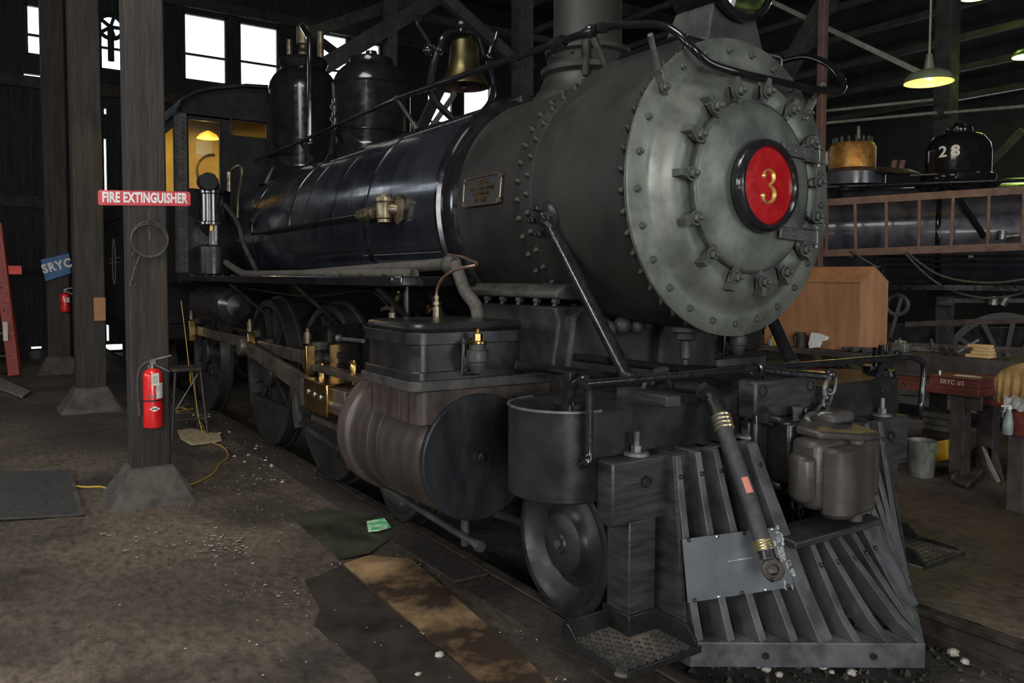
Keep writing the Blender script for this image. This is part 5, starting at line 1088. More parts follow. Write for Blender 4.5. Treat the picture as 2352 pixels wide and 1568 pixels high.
o = part('post_cable', cr, 'black'); tag(o, 'thin black cable running down the face of the nearest post', 'cable')

# ---- second post: small hanging board; third post: blue sign, extinguisher
xq = -8.25+.165
a, b_ = at(215, 683, 'x', xq), at(243, 736, 'x', xq)
o = part('wooden_tag', MB().box((xq, a.y, b_.z), (xq+.02, b_.y, a.z)), 'ply', bevel=.004); tag(o, 'small tan board hanging on the second post at its right edge', 'board')
xr = -12.7+.165+.02
BS = thing('railway_sign', 'tilted blue sign with pale SRYC letters on the third post', 'sign', tuple(at(129, 612, 'x', xr)))
cs = [at(104, 647, 'x', xr), at(93, 596, 'x', xr), at(159, 580, 'x', xr), at(164, 628, 'x', xr)]
part('sign_board', MB().prism(cs, (.02, 0, 0)), 'bluep', BS, bevel=.02)
c = at(131, 611, 'x', xr+.022); e_ = (cs[2]-cs[1]).normalized(); text('lettering', 'SRYC', .20, 'paper', BS, c, e_, V((0, -e_.z, e_.y)), .003, .85, .008, 1.15)
q_ = at(150, 716, 'x', xr+.08); q1 = at(150, 672, 'x', xr+.08)
extinguisher(xr+.08, q_.y, q_.z, q1.z, .07, 'small dark red extinguisher on the third post under the blue sign', False)
# ---- red step ladder at the far left
LX = -12.2
L_ = thing('step_ladder', 'red fibreglass step ladder leaning upright at the far left edge', 'ladder', tuple(at(30, 862, 'x', LX)))
A0, A1 = at(0, 600, 'x', LX), at(32, 862, 'x', LX); A1.z = max(A1.z, .0)
dv = (A1-A0).normalized(); A0 = A0-dv*.6
part('rail', MB().bar(A0, A1, .16, .05, (1, 0, 0)), 'lred', L_, bevel=.008)
part('rail', MB().bar(A0+V((-.35, -.45, 0)), A1+V((-.35, -.45, 0)), .16, .05, (1, 0, 0)), 'lred', L_, bevel=.008)
part('rear_rail', MB().bar(A0+V((-.9, .08, 0)), A1+V((-1.4, .12, 0)), .07, .04, (1, 0, 0)), 'lred', L_, bevel=.006)
for k in range(6): p = A0.lerp(A1, .12+.15*k); part('step', MB().bar(p, p+V((-.35, -.45, 0)), .09, .03), 'dsteel', L_)
part('warning_label', MB().box(*[tuple(v) for v in (at(12, 762, 'x', LX+.09)-V((.0, .03, .14)), at(12, 742, 'x', LX+.092)+V((0, .03, .02)))]), 'paper', L_)
# grey board on the floor, exit light, mat
bp_ = [at(0, 868, 'z', .02), at(72, 900, 'z', .02), at(52, 912, 'z', .02), at(0, 893, 'z', .02)]
o = part('floor_board', MB().prism([(p.x, p.y, .005) for p in bp_]+[], (0, 0, .03)), 'board', bevel=.004); tag(o, 'weathered grey board lying on the floor by the red ladder', 'board')
c = at(33, 620, 'x', -16.8); o = part('exit_light', MB().box((c.x, c.y-.13, c.z-.09), (c.x+.08, c.y+.13, c.z+.09)), 'exitr', bevel=.01); tag(o, 'small glowing red exit light in the dark behind the ladder', 'sign'); 
o = part('exit_light_bracket', MB().box((-17.48, c.y-.02, c.z-.02), (c.x, c.y+.02, c.z+.02)), 'dark', o)
mp = [at(0, 1085, 'z', 0), at(158, 1080, 'z', 0), at(188, 1185, 'z', 0), at(0, 1195, 'z', 0)]
mp[0] = mp[1]+(mp[0]-mp[1])*1.8; mp[3] = mp[2]+(mp[3]-mp[2])*1.8
MT = part('floor_mat', MB().prism([(p.x, p.y, .002) for p in mp], (0, 0, .008)), 'matm'); tag(MT, 'thin dark rubber mat with pale edge on the floor at lower left', 'mat')
part('edge_strip', MB().bar((mp[1].x, mp[1].y, .012), (mp[2].x, mp[2].y, .012), .03, .006).bar((mp[2].x, mp[2].y, .012), (mp[3].x, mp[3].y, .012), .014, .005).bar((mp[1].x, mp[1].y, .012), (mp[0].x, mp[0].y, .012), .02, .005), 'concrete', MT)
# ---- worn sheets on the floor
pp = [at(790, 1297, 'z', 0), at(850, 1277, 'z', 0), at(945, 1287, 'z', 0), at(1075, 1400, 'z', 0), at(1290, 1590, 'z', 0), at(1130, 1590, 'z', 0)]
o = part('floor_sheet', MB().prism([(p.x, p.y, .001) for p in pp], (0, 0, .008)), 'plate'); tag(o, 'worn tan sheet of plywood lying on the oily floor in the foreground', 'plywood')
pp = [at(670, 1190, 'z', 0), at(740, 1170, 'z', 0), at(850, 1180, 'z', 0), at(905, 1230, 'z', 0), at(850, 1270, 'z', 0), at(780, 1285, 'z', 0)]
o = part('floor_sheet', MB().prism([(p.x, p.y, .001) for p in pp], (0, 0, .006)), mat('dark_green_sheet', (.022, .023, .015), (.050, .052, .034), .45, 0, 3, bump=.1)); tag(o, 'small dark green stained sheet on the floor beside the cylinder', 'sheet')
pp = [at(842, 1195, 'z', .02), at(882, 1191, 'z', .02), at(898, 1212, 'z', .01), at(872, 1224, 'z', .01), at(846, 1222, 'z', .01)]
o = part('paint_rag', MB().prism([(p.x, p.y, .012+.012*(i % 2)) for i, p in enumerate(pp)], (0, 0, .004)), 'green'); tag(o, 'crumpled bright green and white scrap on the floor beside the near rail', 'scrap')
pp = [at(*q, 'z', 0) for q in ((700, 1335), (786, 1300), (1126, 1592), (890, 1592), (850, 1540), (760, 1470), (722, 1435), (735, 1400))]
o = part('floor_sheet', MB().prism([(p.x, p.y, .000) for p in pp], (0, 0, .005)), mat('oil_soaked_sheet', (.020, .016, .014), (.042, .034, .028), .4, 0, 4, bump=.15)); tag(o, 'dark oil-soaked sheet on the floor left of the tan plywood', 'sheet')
# ---- stool, rag, yellow cord
so = at(432, 1000, 'z', 0); ST_ = thing('step_stool', 'black metal stool partly hidden behind the nearest post', 'stool', (-6.0, -1.36, 0))
sx, sy, hz = -6.0, -1.36, .66
part('seat', MB().rrect(sx-.18, sx+.18, sy-.14, sy+.16, hz, hz+.035, .04), 'oldiron', ST_, bevel=.006)
for dx in (-1, 1):
    for dy in (-1, 1): part('leg', MB().cyl((sx+dx*.15, sy+dy*.12+.01, hz), (sx+dx*.22, sy+dy*.17+.01, 0.0), .013, n=8), 'oldiron', ST_)
for z in (.18,): part('stretcher', MB().tube([(sx-.2, sy-.15, z), (sx+.2, sy-.15, z), (sx+.2, sy+.17, z), (sx-.2, sy+.17, z)], .009, 6, closed=True), 'oldiron', ST_)
part('diagonal_brace', MB().cyl((sx+.17, sy+.10, hz-.03), (sx+.19, sy-.14, .25), .008, n=8), 'dsteel', ST_)
def loose(pts, h, name, m, label, cat, sub=3):
    o = part(name, MB().tube([(p.x, p.y, h) for p in pts], .0075, 8, sub=sub), m); tag(o, label, cat); return o
cp = [at(*uv, 'z', 0) for uv in ((432, 1116), (455, 1108), (490, 1088), (503, 1068), (524, 1050), (515, 1030), (495, 1020), (470, 1012), (469, 985), (460, 970))]
cp = [V((p.x, p.y, .006)) for p in cp]
co = [at(432, 940, 'z', .02), at(405, 935, 'z', .02), at(415, 950, 'z', .02), at(445, 938, 'z', .02), at(400, 945, 'z', .02), at(435, 925, 'z', .02)]
hang = [V((-5.95, -1.30, .70)), V((-5.97, -1.27, .5)), V((-5.9, -1.24, .15)), V((-5.8, -1.22, .012))]
up_ = [at(416, 690, 'x', -6.2), at(425, 760, 'x', -6.2), at(434, 840, 'x', -6.1), at(438, 880, 'x', -6.0)]
YC = part('extension_cord', MB().tube(cp, .005, 8, sub=4).tube([p for p in co], .005, 8, sub=5).tube(up_+hang, .005, 8, sub=3), 'orange'); tag(YC, 'yellow extension cord draped over the stool and snaking across the floor', 'cord')
cp = [at(*uv, 'z', 0) for uv in ((175, 1118), (200, 1120), (230, 1119), (245, 1123))]
loose(cp, .006, 'extension_cord', 'orange', 'short run of yellow cord between the mat and the post foot', 'cord')
rg = [(408, 990), (440, 985), (470, 992), (505, 998), (510, 1012), (480, 1018), (440, 1022), (415, 1008)]
rg = [at(*uv, 'z', .01) for uv in rg]
o = part('floor_rag', MB().prism([(p.x, p.y, .004) for p in rg], (0, 0, .018)), 'tan', bevel=.005); tag(o, 'tan rag lying under the feet of the black stool', 'rag')
# ---- stones and chips
SL = ['pale stone just below the toe bar, middle of the row under the pilot', 'larger pale stone under the toe bar, left of the point', 'pale stone at the bottom edge right of the larger one', 'pale stone cut by the bottom edge of the picture', 'tiny pale stone between two larger ones under the toe bar', 'leftmost tiny pale stone under the toe bar', 'biggest pale stone on the ballast right of the pilot point', 'pale stone right beside the biggest one near the pilot point', 'pale stone lying close to the far rail', 'pale stone on the ballast at lower right, away from the rail']
chips = [((1010, 1506), .020, 'single grey stone on the dark floor in the foreground'), ((960, 1550), .014, None), ((1760, 1548), .020, None), ((1888, 1541), .024, None), ((1955, 1556), .022, None), ((1790, 1560), .018, None), ((1910, 1553), .012, None), ((1742, 1540), .012, None), ((2130, 1455), .03, None), ((2170, 1440), .022, None), ((2250, 1480), .026, None), ((2215, 1530), .02, None)]
for i, ((u, v), r, lb) in enumerate(chips):
    front = u > 1700; p = at(u, v, 'z', -.12 if front else 0); p.z = -.105 if front else -.004
    if front and abs(p.y) > .66: p.y = .6*(1 if p.y > 0 else -1)
    o = link('stone', rocky(r, i).mesh('stone', 'chip', 20), None, tuple(p+V((0, 0, r*.45))))
    if lb: tag(o, lb, 'stone')
    elif not front: tag(o, 'small stone beside the lower edge of the foreground floor', 'stone')
    else: tag(o, SL.pop(0), 'stone', 'pale stones in front of the pilot')
dp = MB(); rnd = random.Random(9)
for k in range(420):
    x = rnd.uniform(-6, 1.4); y = -1.05-abs(rnd.gauss(0, .7)); r = rnd.choice([.002, .003, .004, .006])
    if y < -2.8: continue
    dp.add([V((x+r*rnd.uniform(.6, 1.5)*cos(t), y+r*rnd.uniform(.6, 1.5)*sin(t), .003)) for t in [i*2*pi/5 for i in range(5)]]+[V((x, y, .003+r*.7))], [(0,1,5),(1,2,5),(2,3,5),(3,4,5),(4,0,5)])
for k in range(110):
    x = rnd.uniform(-9, -3.2); y = rnd.uniform(-1.25, -.85); r = rnd.choice([.004, .006, .01, .018])
    dp.add([V((x+r*rnd.uniform(.6, 1.5)*cos(t), y+r*rnd.uniform(.6, 1.5)*sin(t), .003)) for t in [i*2*pi/5 for i in range(5)]]+[V((x, y, .003+r*.7))], [(0,1,5),(1,2,5),(2,3,5),(3,4,5),(4,0,5)])
for (u_, v_, n_, sd) in ((505, 1250, 90, .10), (240, 1225, 10, .03), (690, 1375, 40, .09), (430, 1240, 30, .2), (560, 1110, 30, .12), (330, 1450, 3, .01)):
    c_0 = at(u_, v_, 'z', 0)
    for k in range(n_):
        x = rnd.gauss(c_0.x, sd*1.6); y = rnd.gauss(c_0.y, sd); r_ = rnd.choice([.002, .003, .004, .007, .011])
        dp.add([V((x+r_*rnd.uniform(.6, 1.8)*cos(t), y+r_*rnd.uniform(.6, 1.5)*sin(t), .002)) for t in [i*2*pi/6 for i in range(6)]]+[V((x, y, .004))], [(0,1,6),(1,2,6),(2,3,6),(3,4,6),(4,5,6),(5,0,6)])
o = part('floor_grit', dp, 'chip', ang=10); tag(o, 'pale grit and chips strewn over the oily floor beside the track', 'grit', kind='stuff')

# ================================================================ RIGHT SIDE: BENCHES
# ---- oxblood bench with the lettered tool tray
BZ = at(2200, 890, 'y', 3.4).z; bxr = at(2247, 895, 'y', 3.4).x; txl, txr = at(2132, 880, 'y', 3.4).x, at(2248, 880, 'y', 3.4).x; lx0, lx1 = at(2180, 1000, 'y', 3.42).x, at(2213, 1000, 'y', 3.42).x
B1 = thing('workbench', 'low oxblood red bench behind the pilot beam at the right', 'workbench', (-.9, 3.7, 0))
part('bench_top', MB().box((-2.2, 3.40, BZ-.065), (bxr, 3.86, BZ)), 'bench', B1, bevel=.006)
for x in (lx0, -2.05): part('leg', MB().box((x, 3.42, -.02), (x+lx1-lx0, 3.54, BZ-.066)), 'benchw', B1, bevel=.006)
part('leg', MB().box((bxr-.16, 3.72, -.02), (bxr-.03, 3.84, BZ-.066)), 'benchw', B1, bevel=.006)
part('gusset', MB().box((lx1+.001, 3.43, BZ-.17), (lx1+.12, 3.47, BZ-.066)), 'benchw', B1, bevel=.004)
T1 = thing('tool_tray', 'oxblood tray marked SRYC #3 in chalky letters on the low red bench', 'tray', (-.6, 3.6, BZ))
part('tray_box', MB().box((txl, 3.405, BZ+.001), (txr-.008, 3.80, BZ+.072)), 'bench', T1, bevel=.004)
part('tray_lip', MB().box((txl-.01, 3.398, BZ+.070), (txr, 3.81, BZ+.080)), 'bench', T1, bevel=.002)
text('lettering', 'SRYC #3', .052, 'paper', T1, ((at(2186, 880, 'y', 3.4).x), 3.4035, BZ+.036), (1, 0, 0), (0, 0, 1), .0006, 1.0, .0)
ux = lambda u, y: at(u, 862, 'y', y).x
ps = [V((ux(2188, 3.50), 3.50, BZ+.081)), V((ux(2202, 3.62), 3.62, BZ+.081)), V((ux(2243, 3.62), 3.62, BZ+.081)), V((ux(2236, 3.50), 3.50, BZ+.081))]
o = part('paper_sheet', MB().prism(ps, (0, 0, .002)), 'paper'); tag(o, 'larger white paper sheet lying on the lettered red tray', 'paper')
ps = [V((ux(2238, 3.52), 3.52, BZ+.081)), V((ux(2247, 3.60), 3.60, BZ+.081)), V((ux(2256, 3.60), 3.60, BZ+.081)), V((ux(2250, 3.52), 3.52, BZ+.081))]
o = part('paper_sheet', MB().prism(ps, (0, 0, .002)), 'paper'); tag(o, 'smaller pale paper scrap lying on the lettered red tray', 'paper')
p = V((ux(2158, 3.46), 3.46, BZ+.081)); o = part('socket_wrench_bit', MB().cyl(p, p+V((0, 0, .035)), .014, n=10), 'steel'); tag(o, 'small bright socket standing on the red tray at its left end', 'socket')
# ---- long back bench
B2 = thing('workbench', 'long dark wooden bench loaded with parts behind the red one', 'workbench', (-1.5, 4.2, 0))
part('bench_top', MB().box((-4.2, 3.90, .90), (2.2, 4.75, .95)), 'benchw', B2, bevel=.006)
part('bench_top', MB().box((-4.2, 3.5, .90), (-1.35, 3.895, .95)), 'benchw', B2, bevel=.006)
part('front_apron', MB().box((-1.35, 3.875, .78), (2.2, 3.898, .96)), 'benchw', B2, bevel=.004)
part('shelf', MB().box((-4.1, 4.0, .35), (2.1, 4.6, .38)), 'benchw', B2)
for x in (-4.1, -2.6, -1.2, .3, 2.0): part('leg', MB().box((x, 4.0, -.02), (x+.11, 4.11, .90)), 'benchw', B2, bevel=.006)
BX = (-2.75, 3.66, -1.68, 4.11); hz0, hz1, hr = .952, 1.585, 1.725
PBX = thing('plywood_box', 'large house-shaped plywood box with sloping top behind the smokebox front', 'box', (-2.2, 3.9, hz0))
ge = [(3.66, hz0), (4.11, hz0), (4.11, hz1), (3.885, hr), (3.66, hz1)]
part('end_panel', MB().prism([(-1.695, y, z) for y, z in ge], (.015, 0, 0)), 'ply', PBX)
part('end_panel', MB().prism([(-2.75, y, z) for y, z in ge], (.015, 0, 0)), 'ply', PBX)
part('side_panel', MB().box((-2.735, 3.662, hz0), (-1.697, 3.675, hz1)), 'ply', PBX); part('side_panel', MB().box((-2.735, 4.095, hz0), (-1.697, 4.108, hz1)), 'ply', PBX)
part('roof_panel', MB().prism([(-2.76, 3.655, hz1+.001), (-2.76, 3.885, hr+.003), (-2.76, 3.885, hr+.018), (-2.76, 3.650, hz1+.014)], (1.08, 0, 0)), 'ply', PBX)
part('roof_panel', MB().prism([(-2.76, 4.115, hz1+.001), (-2.76, 3.885, hr+.003), (-2.76, 3.885, hr+.018), (-2.76, 4.120, hz1+.014)], (1.08, 0, 0)), 'ply', PBX)
# offcuts
for i, (u0, v0, u1, v1, lb) in enumerate(((2226, 836, 2281, 828, 'lowest pine offcut of the stack on the back bench'), (2237, 829, 2281, 821, 'second pine offcut from the bottom of the stack'), (2240, 822, 2279, 815, 'third pine offcut from the bottom of the stack'), (2226, 818, 2278, 808, 'topmost pine offcut of the stack'))):
    z = .962+.028*i; a = at(u0, 830, 'y', 4.0); b_ = at(u1, 830, 'y', 4.0)
    o = part('wood_offcut', MB().box((a.x, 3.93+.01*i, z), (b_.x, 4.06-.01*i, z+.0265)), 'pine', bevel=.002); tag(o, lb, 'wood', 'pine offcuts stacked on the back bench')
# yellow tape measure, cup, jug, cans
def tt(u, v, y): return at(u, v, 'y', y)
c = tt(1781, 803, 3.6); TMs = thing('tape_reel', 'yellow tape reel with dark slot standing on the bench beside the far brace', 'tape measure', (c.x, 3.6, .952))
part('reel_case', MB().lathe([(.001, -.012), (.042, -.012), (.048, 0), (.042, .012), (.001, .012)], (c.x, 3.6, 1.02), (0, 1, 0), 24).bar((c.x+.01, 3.6, .99), (c.x-.03, 3.6, .953), .02, .05), 'yellow', TMs, bevel=.003)
part('slot', MB().box((c.x+.0, 3.584, 1.0), (c.x+.018, 3.588, 1.045)), 'black', TMs)
p = tt(1773, 822, 3.55); o = part('tin_can', MB().lathe([(.001, 0), (.026, 0), (.026, .065), (.024, .065), (.024, .005), (.001, .005)], (p.x, 3.53, .952), (0, 0, 1), 18), 'board'); tag(o, 'small pale can on the bench below the yellow reel', 'can')
p = tt(1845, 800, 3.62); JG = thing('metal_jug', 'dull metal jug on the bench right of the far brace', 'jug', (p.x, 3.58, .952))
part('jug_body', MB().lathe([(.001, 0), (.045, 0), (.05, .03), (.048, .14), (.052, .15), (.048, .15), (.044, .14), (.044, .01), (.001, .008)], (p.x, 3.58, .952), (0, 0, 1), 24), 'oldiron', JG)
part('jug_handle', MB().tube([(p.x-.045, 3.58, 1.08), (p.x-.085, 3.58, 1.06), (p.x-.08, 3.58, 1.0), (p.x-.045, 3.58, .98)], .007, 8, sub=3), 'oldiron', JG)
a = tt(1858, 812, 3.56); WC = thing('paper_carton', 'torn white carton standing on the bench beside the metal jug', 'carton', (a.x, 3.56, .952))
pts = [tt(1856, 812, 3.56), tt(1862, 786, 3.56), tt(1875, 788, 3.56), tt(1897, 796, 3.56), tt(1893, 804, 3.56), tt(1882, 808, 3.56), tt(1876, 820, 3.56), tt(1858, 822, 3.56)]
dz = .953-min(p.z for p in pts); part('carton_body', MB().prism([p+V((0, 0, dz)) for p in pts], (0, .05, 0)), 'white', WC, bevel=.002)
# pipe ends, rods, tools along the bench top
def lay(name, u0, v0, u1, v1, y, r, m, label, cat='tool', n=10):
    a, b_ = tt(u0, v0, y), tt(u1, v1, y+.12); a.z = b_.z = .951+r; o = part(name, MB().cyl(a, b_, r, n=n), m); tag(o, label, cat); return o
lay('pipe_end', 1935, 850, 1962, 842, 3.56, .022, 'benchw', 'short dark pipe end at the left of the bench edge', 'pipe')
lay('pipe_end', 1955, 850, 1985, 840, 3.56, .024, 'lag', 'pale wrapped pipe end right of the darker one on the bench', 'pipe')
lay('pipe_end', 1985, 850, 2000, 842, 3.56, .026, 'benchw', 'rounded pipe stub beside the flag socket on the bench', 'pipe')
p = tt(2068, 812, 4.0); o = part('small_motor', MB().box((p.x-.06, 3.95, .952), (p.x+.07, 4.08, 1.03)).cyl((p.x-.05, 4.0, 1.04), (p.x+.05, 4.0, 1.04), .02, n=10).cyl((p.x, 4.0, 1.03), (p.x, 4.0, 1.06), .03, n=8), 'galv', bevel=.006); tag(o, 'pale greenish box fitting on the bench above the beam handrail end', 'fitting')
a, b_ = tt(2186, 832, 4.05), tt(2214, 803, 4.05); o = part('lever_bar', MB().bar(V((a.x, 4.05, .955)), V((b_.x, 4.3, 1.09)), .012, .02), 'dsteel'); tag(o, 'grey flat lever leaning up from the back bench left of the offcuts', 'tool')
for (u, v, r, lb) in ((2160, 822, .045, 'dark round pulley lying on the back bench'), (2182, 824, .035, 'smaller dark ring lying on the back bench beside the pulley'), (2300, 830, .04, 'dark casting lying on the back bench right of the offcuts')):
    p = tt(u, v, 4.0); o = part('machine_part', MB().lathe([(r*.35, -.02), (r, -.02), (r, .02), (r*.35, .02), (r*.35, -.02)], (p.x, 4.05, .952+r), (.3, 1, 0), 18), 'oldiron'); tag(o, lb, 'metal part')
rnd = random.Random(21)
kinds = ['hexagonal block', 'stubby casting', 'flat wrench', 'short bar', 'bolt']
for k in range(16):
    x = -3.9+.145*k if k < 16 else 0; x = -1.6+.22*(k-0) if k > 8 else -1.62+.05*k
    y = rnd.uniform(4.15, 4.6); s_ = rnd.uniform(.03, .07); z = .951
    mb = MB()
    if k % 3 == 0: mb.cyl((x, y, z), (x, y, z+s_*1.4), s_*.6, n=6).cyl((x, y, z+s_*1.4), (x, y, z+s_*2.0), s_*.3, n=10)
    elif k % 3 == 1: mb.box((x-s_, y-s_*.5, z), (x+s_, y+s_*.5, z+s_*.5)).cyl((x-s_*.3, y, z+s_*.5), (x-s_*.3, y, z+s_*1.3), s_*.35, n=12)
    else: mb.cyl((x-s_*2, y, z+s_*.3), (x+s_*2, y+.05, z+s_*.3), s_*.3, n=10).box((x-s_*2.3, y-s_*.4, z), (x-s_*1.8, y+s_*.4, z+s_*.7))
    o = part('loose_fitting', mb, ['oldiron', 'benchw', 'dsteel'][k % 3], bevel=.002); tag(o, ['upright dark iron stub', 'flat iron block with a boss', 'iron bar with a square head'][k % 3]+', number %s from the left on the back bench' % ['one', 'two', 'three', 'four', 'five', 'six', 'seven', 'eight', 'nine', 'ten', 'eleven', 'twelve', 'thirteen', 'fourteen', 'fifteen', 'sixteen'][k], 'fitting', 'iron fittings strewn on the back bench')
# tangle of bars at the right of the box
for i, (u0, v0, u1, v1, y, lb) in enumerate(((2035, 690, 2015, 600, 4.9, 0), (2080, 745, 2352, 735, 4.9, 'flat grey timber bar behind the bench at axle height'), (2160, 805, 2352, 812, 4.72, 'thin dark strip along the back of the bench'))):
    if lb: o = part('flat_bar', MB().bar(tt(u0, v0, y), tt(u1, v1, y), .03, .055), 'benchw', bevel=.004); tag(o, lb, 'bar')
# ---- red stand at the right edge with jacket and bottle
RS = thing('vice_stand', 'dark oxblood stand at the right edge, half covered by the tan jacket', 'stand', (.05, 2.9, 0))
xa = tt(2322, 960, 2.9).x; zt_ = tt(2340, 930, 2.9).z; zb_ = tt(2340, 1002, 2.9).z
part('stand_top', MB().box((xa, 2.9, zb_), (xa+1.0, 3.25, zt_)), 'bench', RS, bevel=.006)
xl = tt(2313, 1050, 2.93).x
part('leg', MB().box((xl, 2.93, -.02), (xl+.11, 3.04, zb_-.001)), 'benchw', RS, bevel=.006); part('leg', MB().box((xl+.75, 2.93, -.02), (xl+.86, 3.04, zb_-.001)), 'benchw', RS, bevel=.006)
# draped jacket: a pleated surface
ya = 2.86
top = [(2283, 868), (2300, 850), (2325, 838), (2352, 832), (2380, 832), (2410, 840)]
bot = [(2288, 927), (2300, 918), (2322, 915), (2345, 920), (2380, 935), (2410, 940)]
J = MB(); n = 40; mm = 16
def ip(P, t): k = min(int(t*(len(P)-1)), len(P)-2); f = t*(len(P)-1)-k; return (P[k][0]*(1-f)+P[k+1][0]*f, P[k][1]*(1-f)+P[k+1][1]*f)
for j in range(mm+1):
    for i in range(n+1):
        a = ip(top, i/n); b_ = ip(bot, i/n); u = a[0]*(1-j/mm)+b_[0]*j/mm; v = a[1]*(1-j/mm)+b_[1]*j/mm; fld = .018*sin(i*.9+j*.12)*(j/mm)
        J.v.append(at(u, v, 'y', ya+fld+.06*(1-j/mm)**2))
for j in range(mm+1):
    for i in range(n+1): J.v.append(J.v[j*(n+1)+i]+V((0, .20 if j < 3 else .035, -.004)))
o2 = (n+1)*(mm+1)
for j in range(mm):
    for i in range(n):
        a = j*(n+1)+i; q = [a, a+1, a+n+2, a+n+1]; J.f.append(q); J.f.append([x+o2 for x in q][::-1])
for i in range(n): J.f.append([i, i+1, o2+i+1, o2+i]); a = mm*(n+1)+i; J.f.append([a+1, a, o2+a, o2+a+1])
for j in range(mm): a = j*(n+1); J.f.append([a+n+1, a, o2+a, o2+a+n+1]); a += n; J.f.append([a, a+n+1, o2+a+n+1, o2+a])
o = part('canvas_jacket', J, 'jean', ang=80); tag(o, 'tan canvas jacket draped over the stand at the right edge', 'jacket')
J = MB(); 
for j in range(7):
    for i in range(15):
        u = 2305+i*4; v = 912+j*5+4*sin(i*.8)-(6 if i < 3 else 0); J.v.append(at(u, v, 'y', 2.84+.012*sin(i*1.3+j)))
for j in range(6):
    for i in range(14): a = j*15+i; J.f.append([a, a+1, a+16, a+15])
n0 = len(J.v); J.v += [v+V((0, .02, 0)) for v in J.v]; J.f += [[x+n0 for x in f][::-1] for f in J.f]
o = part('hanging_rag', J, 'rag', ang=80); tag(o, 'grey-white rag hanging below the hem of the tan jacket', 'rag')
bc_ = at(2313, 1000, 'y', 2.80); bz0 = at(2313, 997, 'y', 2.80).z
BT_ = thing('spray_bottle', 'milky spray bottle hanging from the stand below the jacket', 'bottle', (bc_.x, 2.80, bz0))
part('bottle_body', MB().lathe([(.001, 0), (.030, 0), (.034, .006), (.033, .09), (.026, .115), (.019, .15), (.013, .16), (.012, .175), (.001, .176)], (bc_.x, 2.80, bz0), (.06, 0, 1), 24), 'bottle', BT_)
part('trigger', MB().cyl((bc_.x+.01, 2.80, bz0+.17), (bc_.x+.012, 2.80, bz0+.2), .012, n=10).bar((bc_.x+.012, 2.80, bz0+.2), (bc_.x-.04, 2.80, bz0+.19), .014, .012).bar((bc_.x-.015, 2.80, bz0+.19), (bc_.x-.025, 2.80, bz0+.15), .008, .006), 'paper', BT_)
part('neck_loop', MB().tube([(bc_.x-.01, 2.80, bz0+.165), (bc_.x-.03, 2.80, bz0+.15), (bc_.x-.03, 2.80, bz0+.11)], .004, 6, sub=3), 'bottle', BT_)
# ---- trash can, yellow sack, boards, drawbar casting under the bench
tc = at(2107, 1095, 'z', 0); tw = at(2142, 1010, 'y', tc.y).x-at(2075, 1010, 'y', tc.y).x; tr = tw/2*.93; th = at(2110, 1012, 'y', tc.y).z-.0
TC = thing('trash_can', 'small dented galvanised bin standing behind the end of the pilot beam', 'trash can', (tc.x, tc.y+tr*.4, 0))
cx_, cy_ = tc.x, tc.y+tr*.5
prof = [(.001, .008), (tr*.80, .008), (tr*.82, 0), (tr*.84, .01), (tr*.86, .03), (tr*.98, th-.03), (tr*1.02, th-.01), (tr*1.04, th), (tr*.99, th), (tr*.93, th-.03), (tr*.80, .03), (.001, .02)]
bn_ = MB().lathe(prof, (cx_, cy_, 0), (0, 0, 1), 48)
for i, v in enumerate(bn_.v):
    rr_ = hypot(v.x-cx_, v.y-cy_)
    if .03 < v.z < th-.04 and rr_ > tr*.8 and i % 2: bn_.v[i] = V((cx_+(v.x-cx_)*.975, cy_+(v.y-cy_)*.975, v.z))
part('bin_body', bn_, 'galv', TC, ang=20)
for s in (-1, 1): part('bin_handle', MB().tube([(cx_+s*tr*.96, cy_-.04, th-.05), (cx_+s*tr*1.06, cy_-.03, th-.07), (cx_+s*tr*1.06, cy_+.03, th-.07), (cx_+s*tr*.96, cy_+.04, th-.05)], .005, 6, sub=3), 'galv', TC)
a = at(2143, 1010, 'y', 3.62); pts = [at(u, v, 'y', 3.64) for u, v in ((2143, 1020), (2155, 1013), (2173, 1010), (2176, 1055), (2162, 1060), (2143, 1064))]
o = part('yellow_sack', MB().prism(pts, (0, .12, 0)), 'yellow', bevel=.012); tag(o, 'yellow sack behind the galvanised bin under the red bench', 'sack')
pts = [at(u, v, 'y', 3.95) for u, v in ((2128, 938), (2180, 940), (2180, 1005), (2128, 998))]
for i in range(4):
    z0 = pts[2].z+.0+i*.055; o = part('stacked_board', MB().box((pts[0].x, 3.88, z0), (pts[1].x+.08, 3.98, z0+.05)), 'board' if i else 'benchw', bevel=.003); tag(o, ['lowest', 'second', 'third', 'topmost'][i]+' of the pale boards stacked under the bench behind the bin', 'board', 'pale boards under the bench')
fb = thing('iron_casting', 'dark flat iron casting with a turned-up edge on the floor below the red bench', 'casting', tuple(at(2225, 1110, 'z', 0)))
A = [at(2187, 1108, 'z', .02), at(2222, 1122, 'z', .02), at(2262, 1082, 'z', .05), at(2232, 1072, 'z', .05)]
part('casting_plate', MB().prism(A, (0, 0, .03)), 'benchw', fb, bevel=.008); part('casting_edge', MB().bar(A[0]+V((0, 0, .03)), A[3]+V((0, 0, .05)), .03, .06).bar(A[3]+V((-.02, 0, .06)), A[3]+V((-.05, .25, .12)), .06, .05).cyl(A[3]+V((0, 0, .09)), A[2]+V((0, 0, .09)), .022, n=10), 'oldiron', fb, bevel=.006)
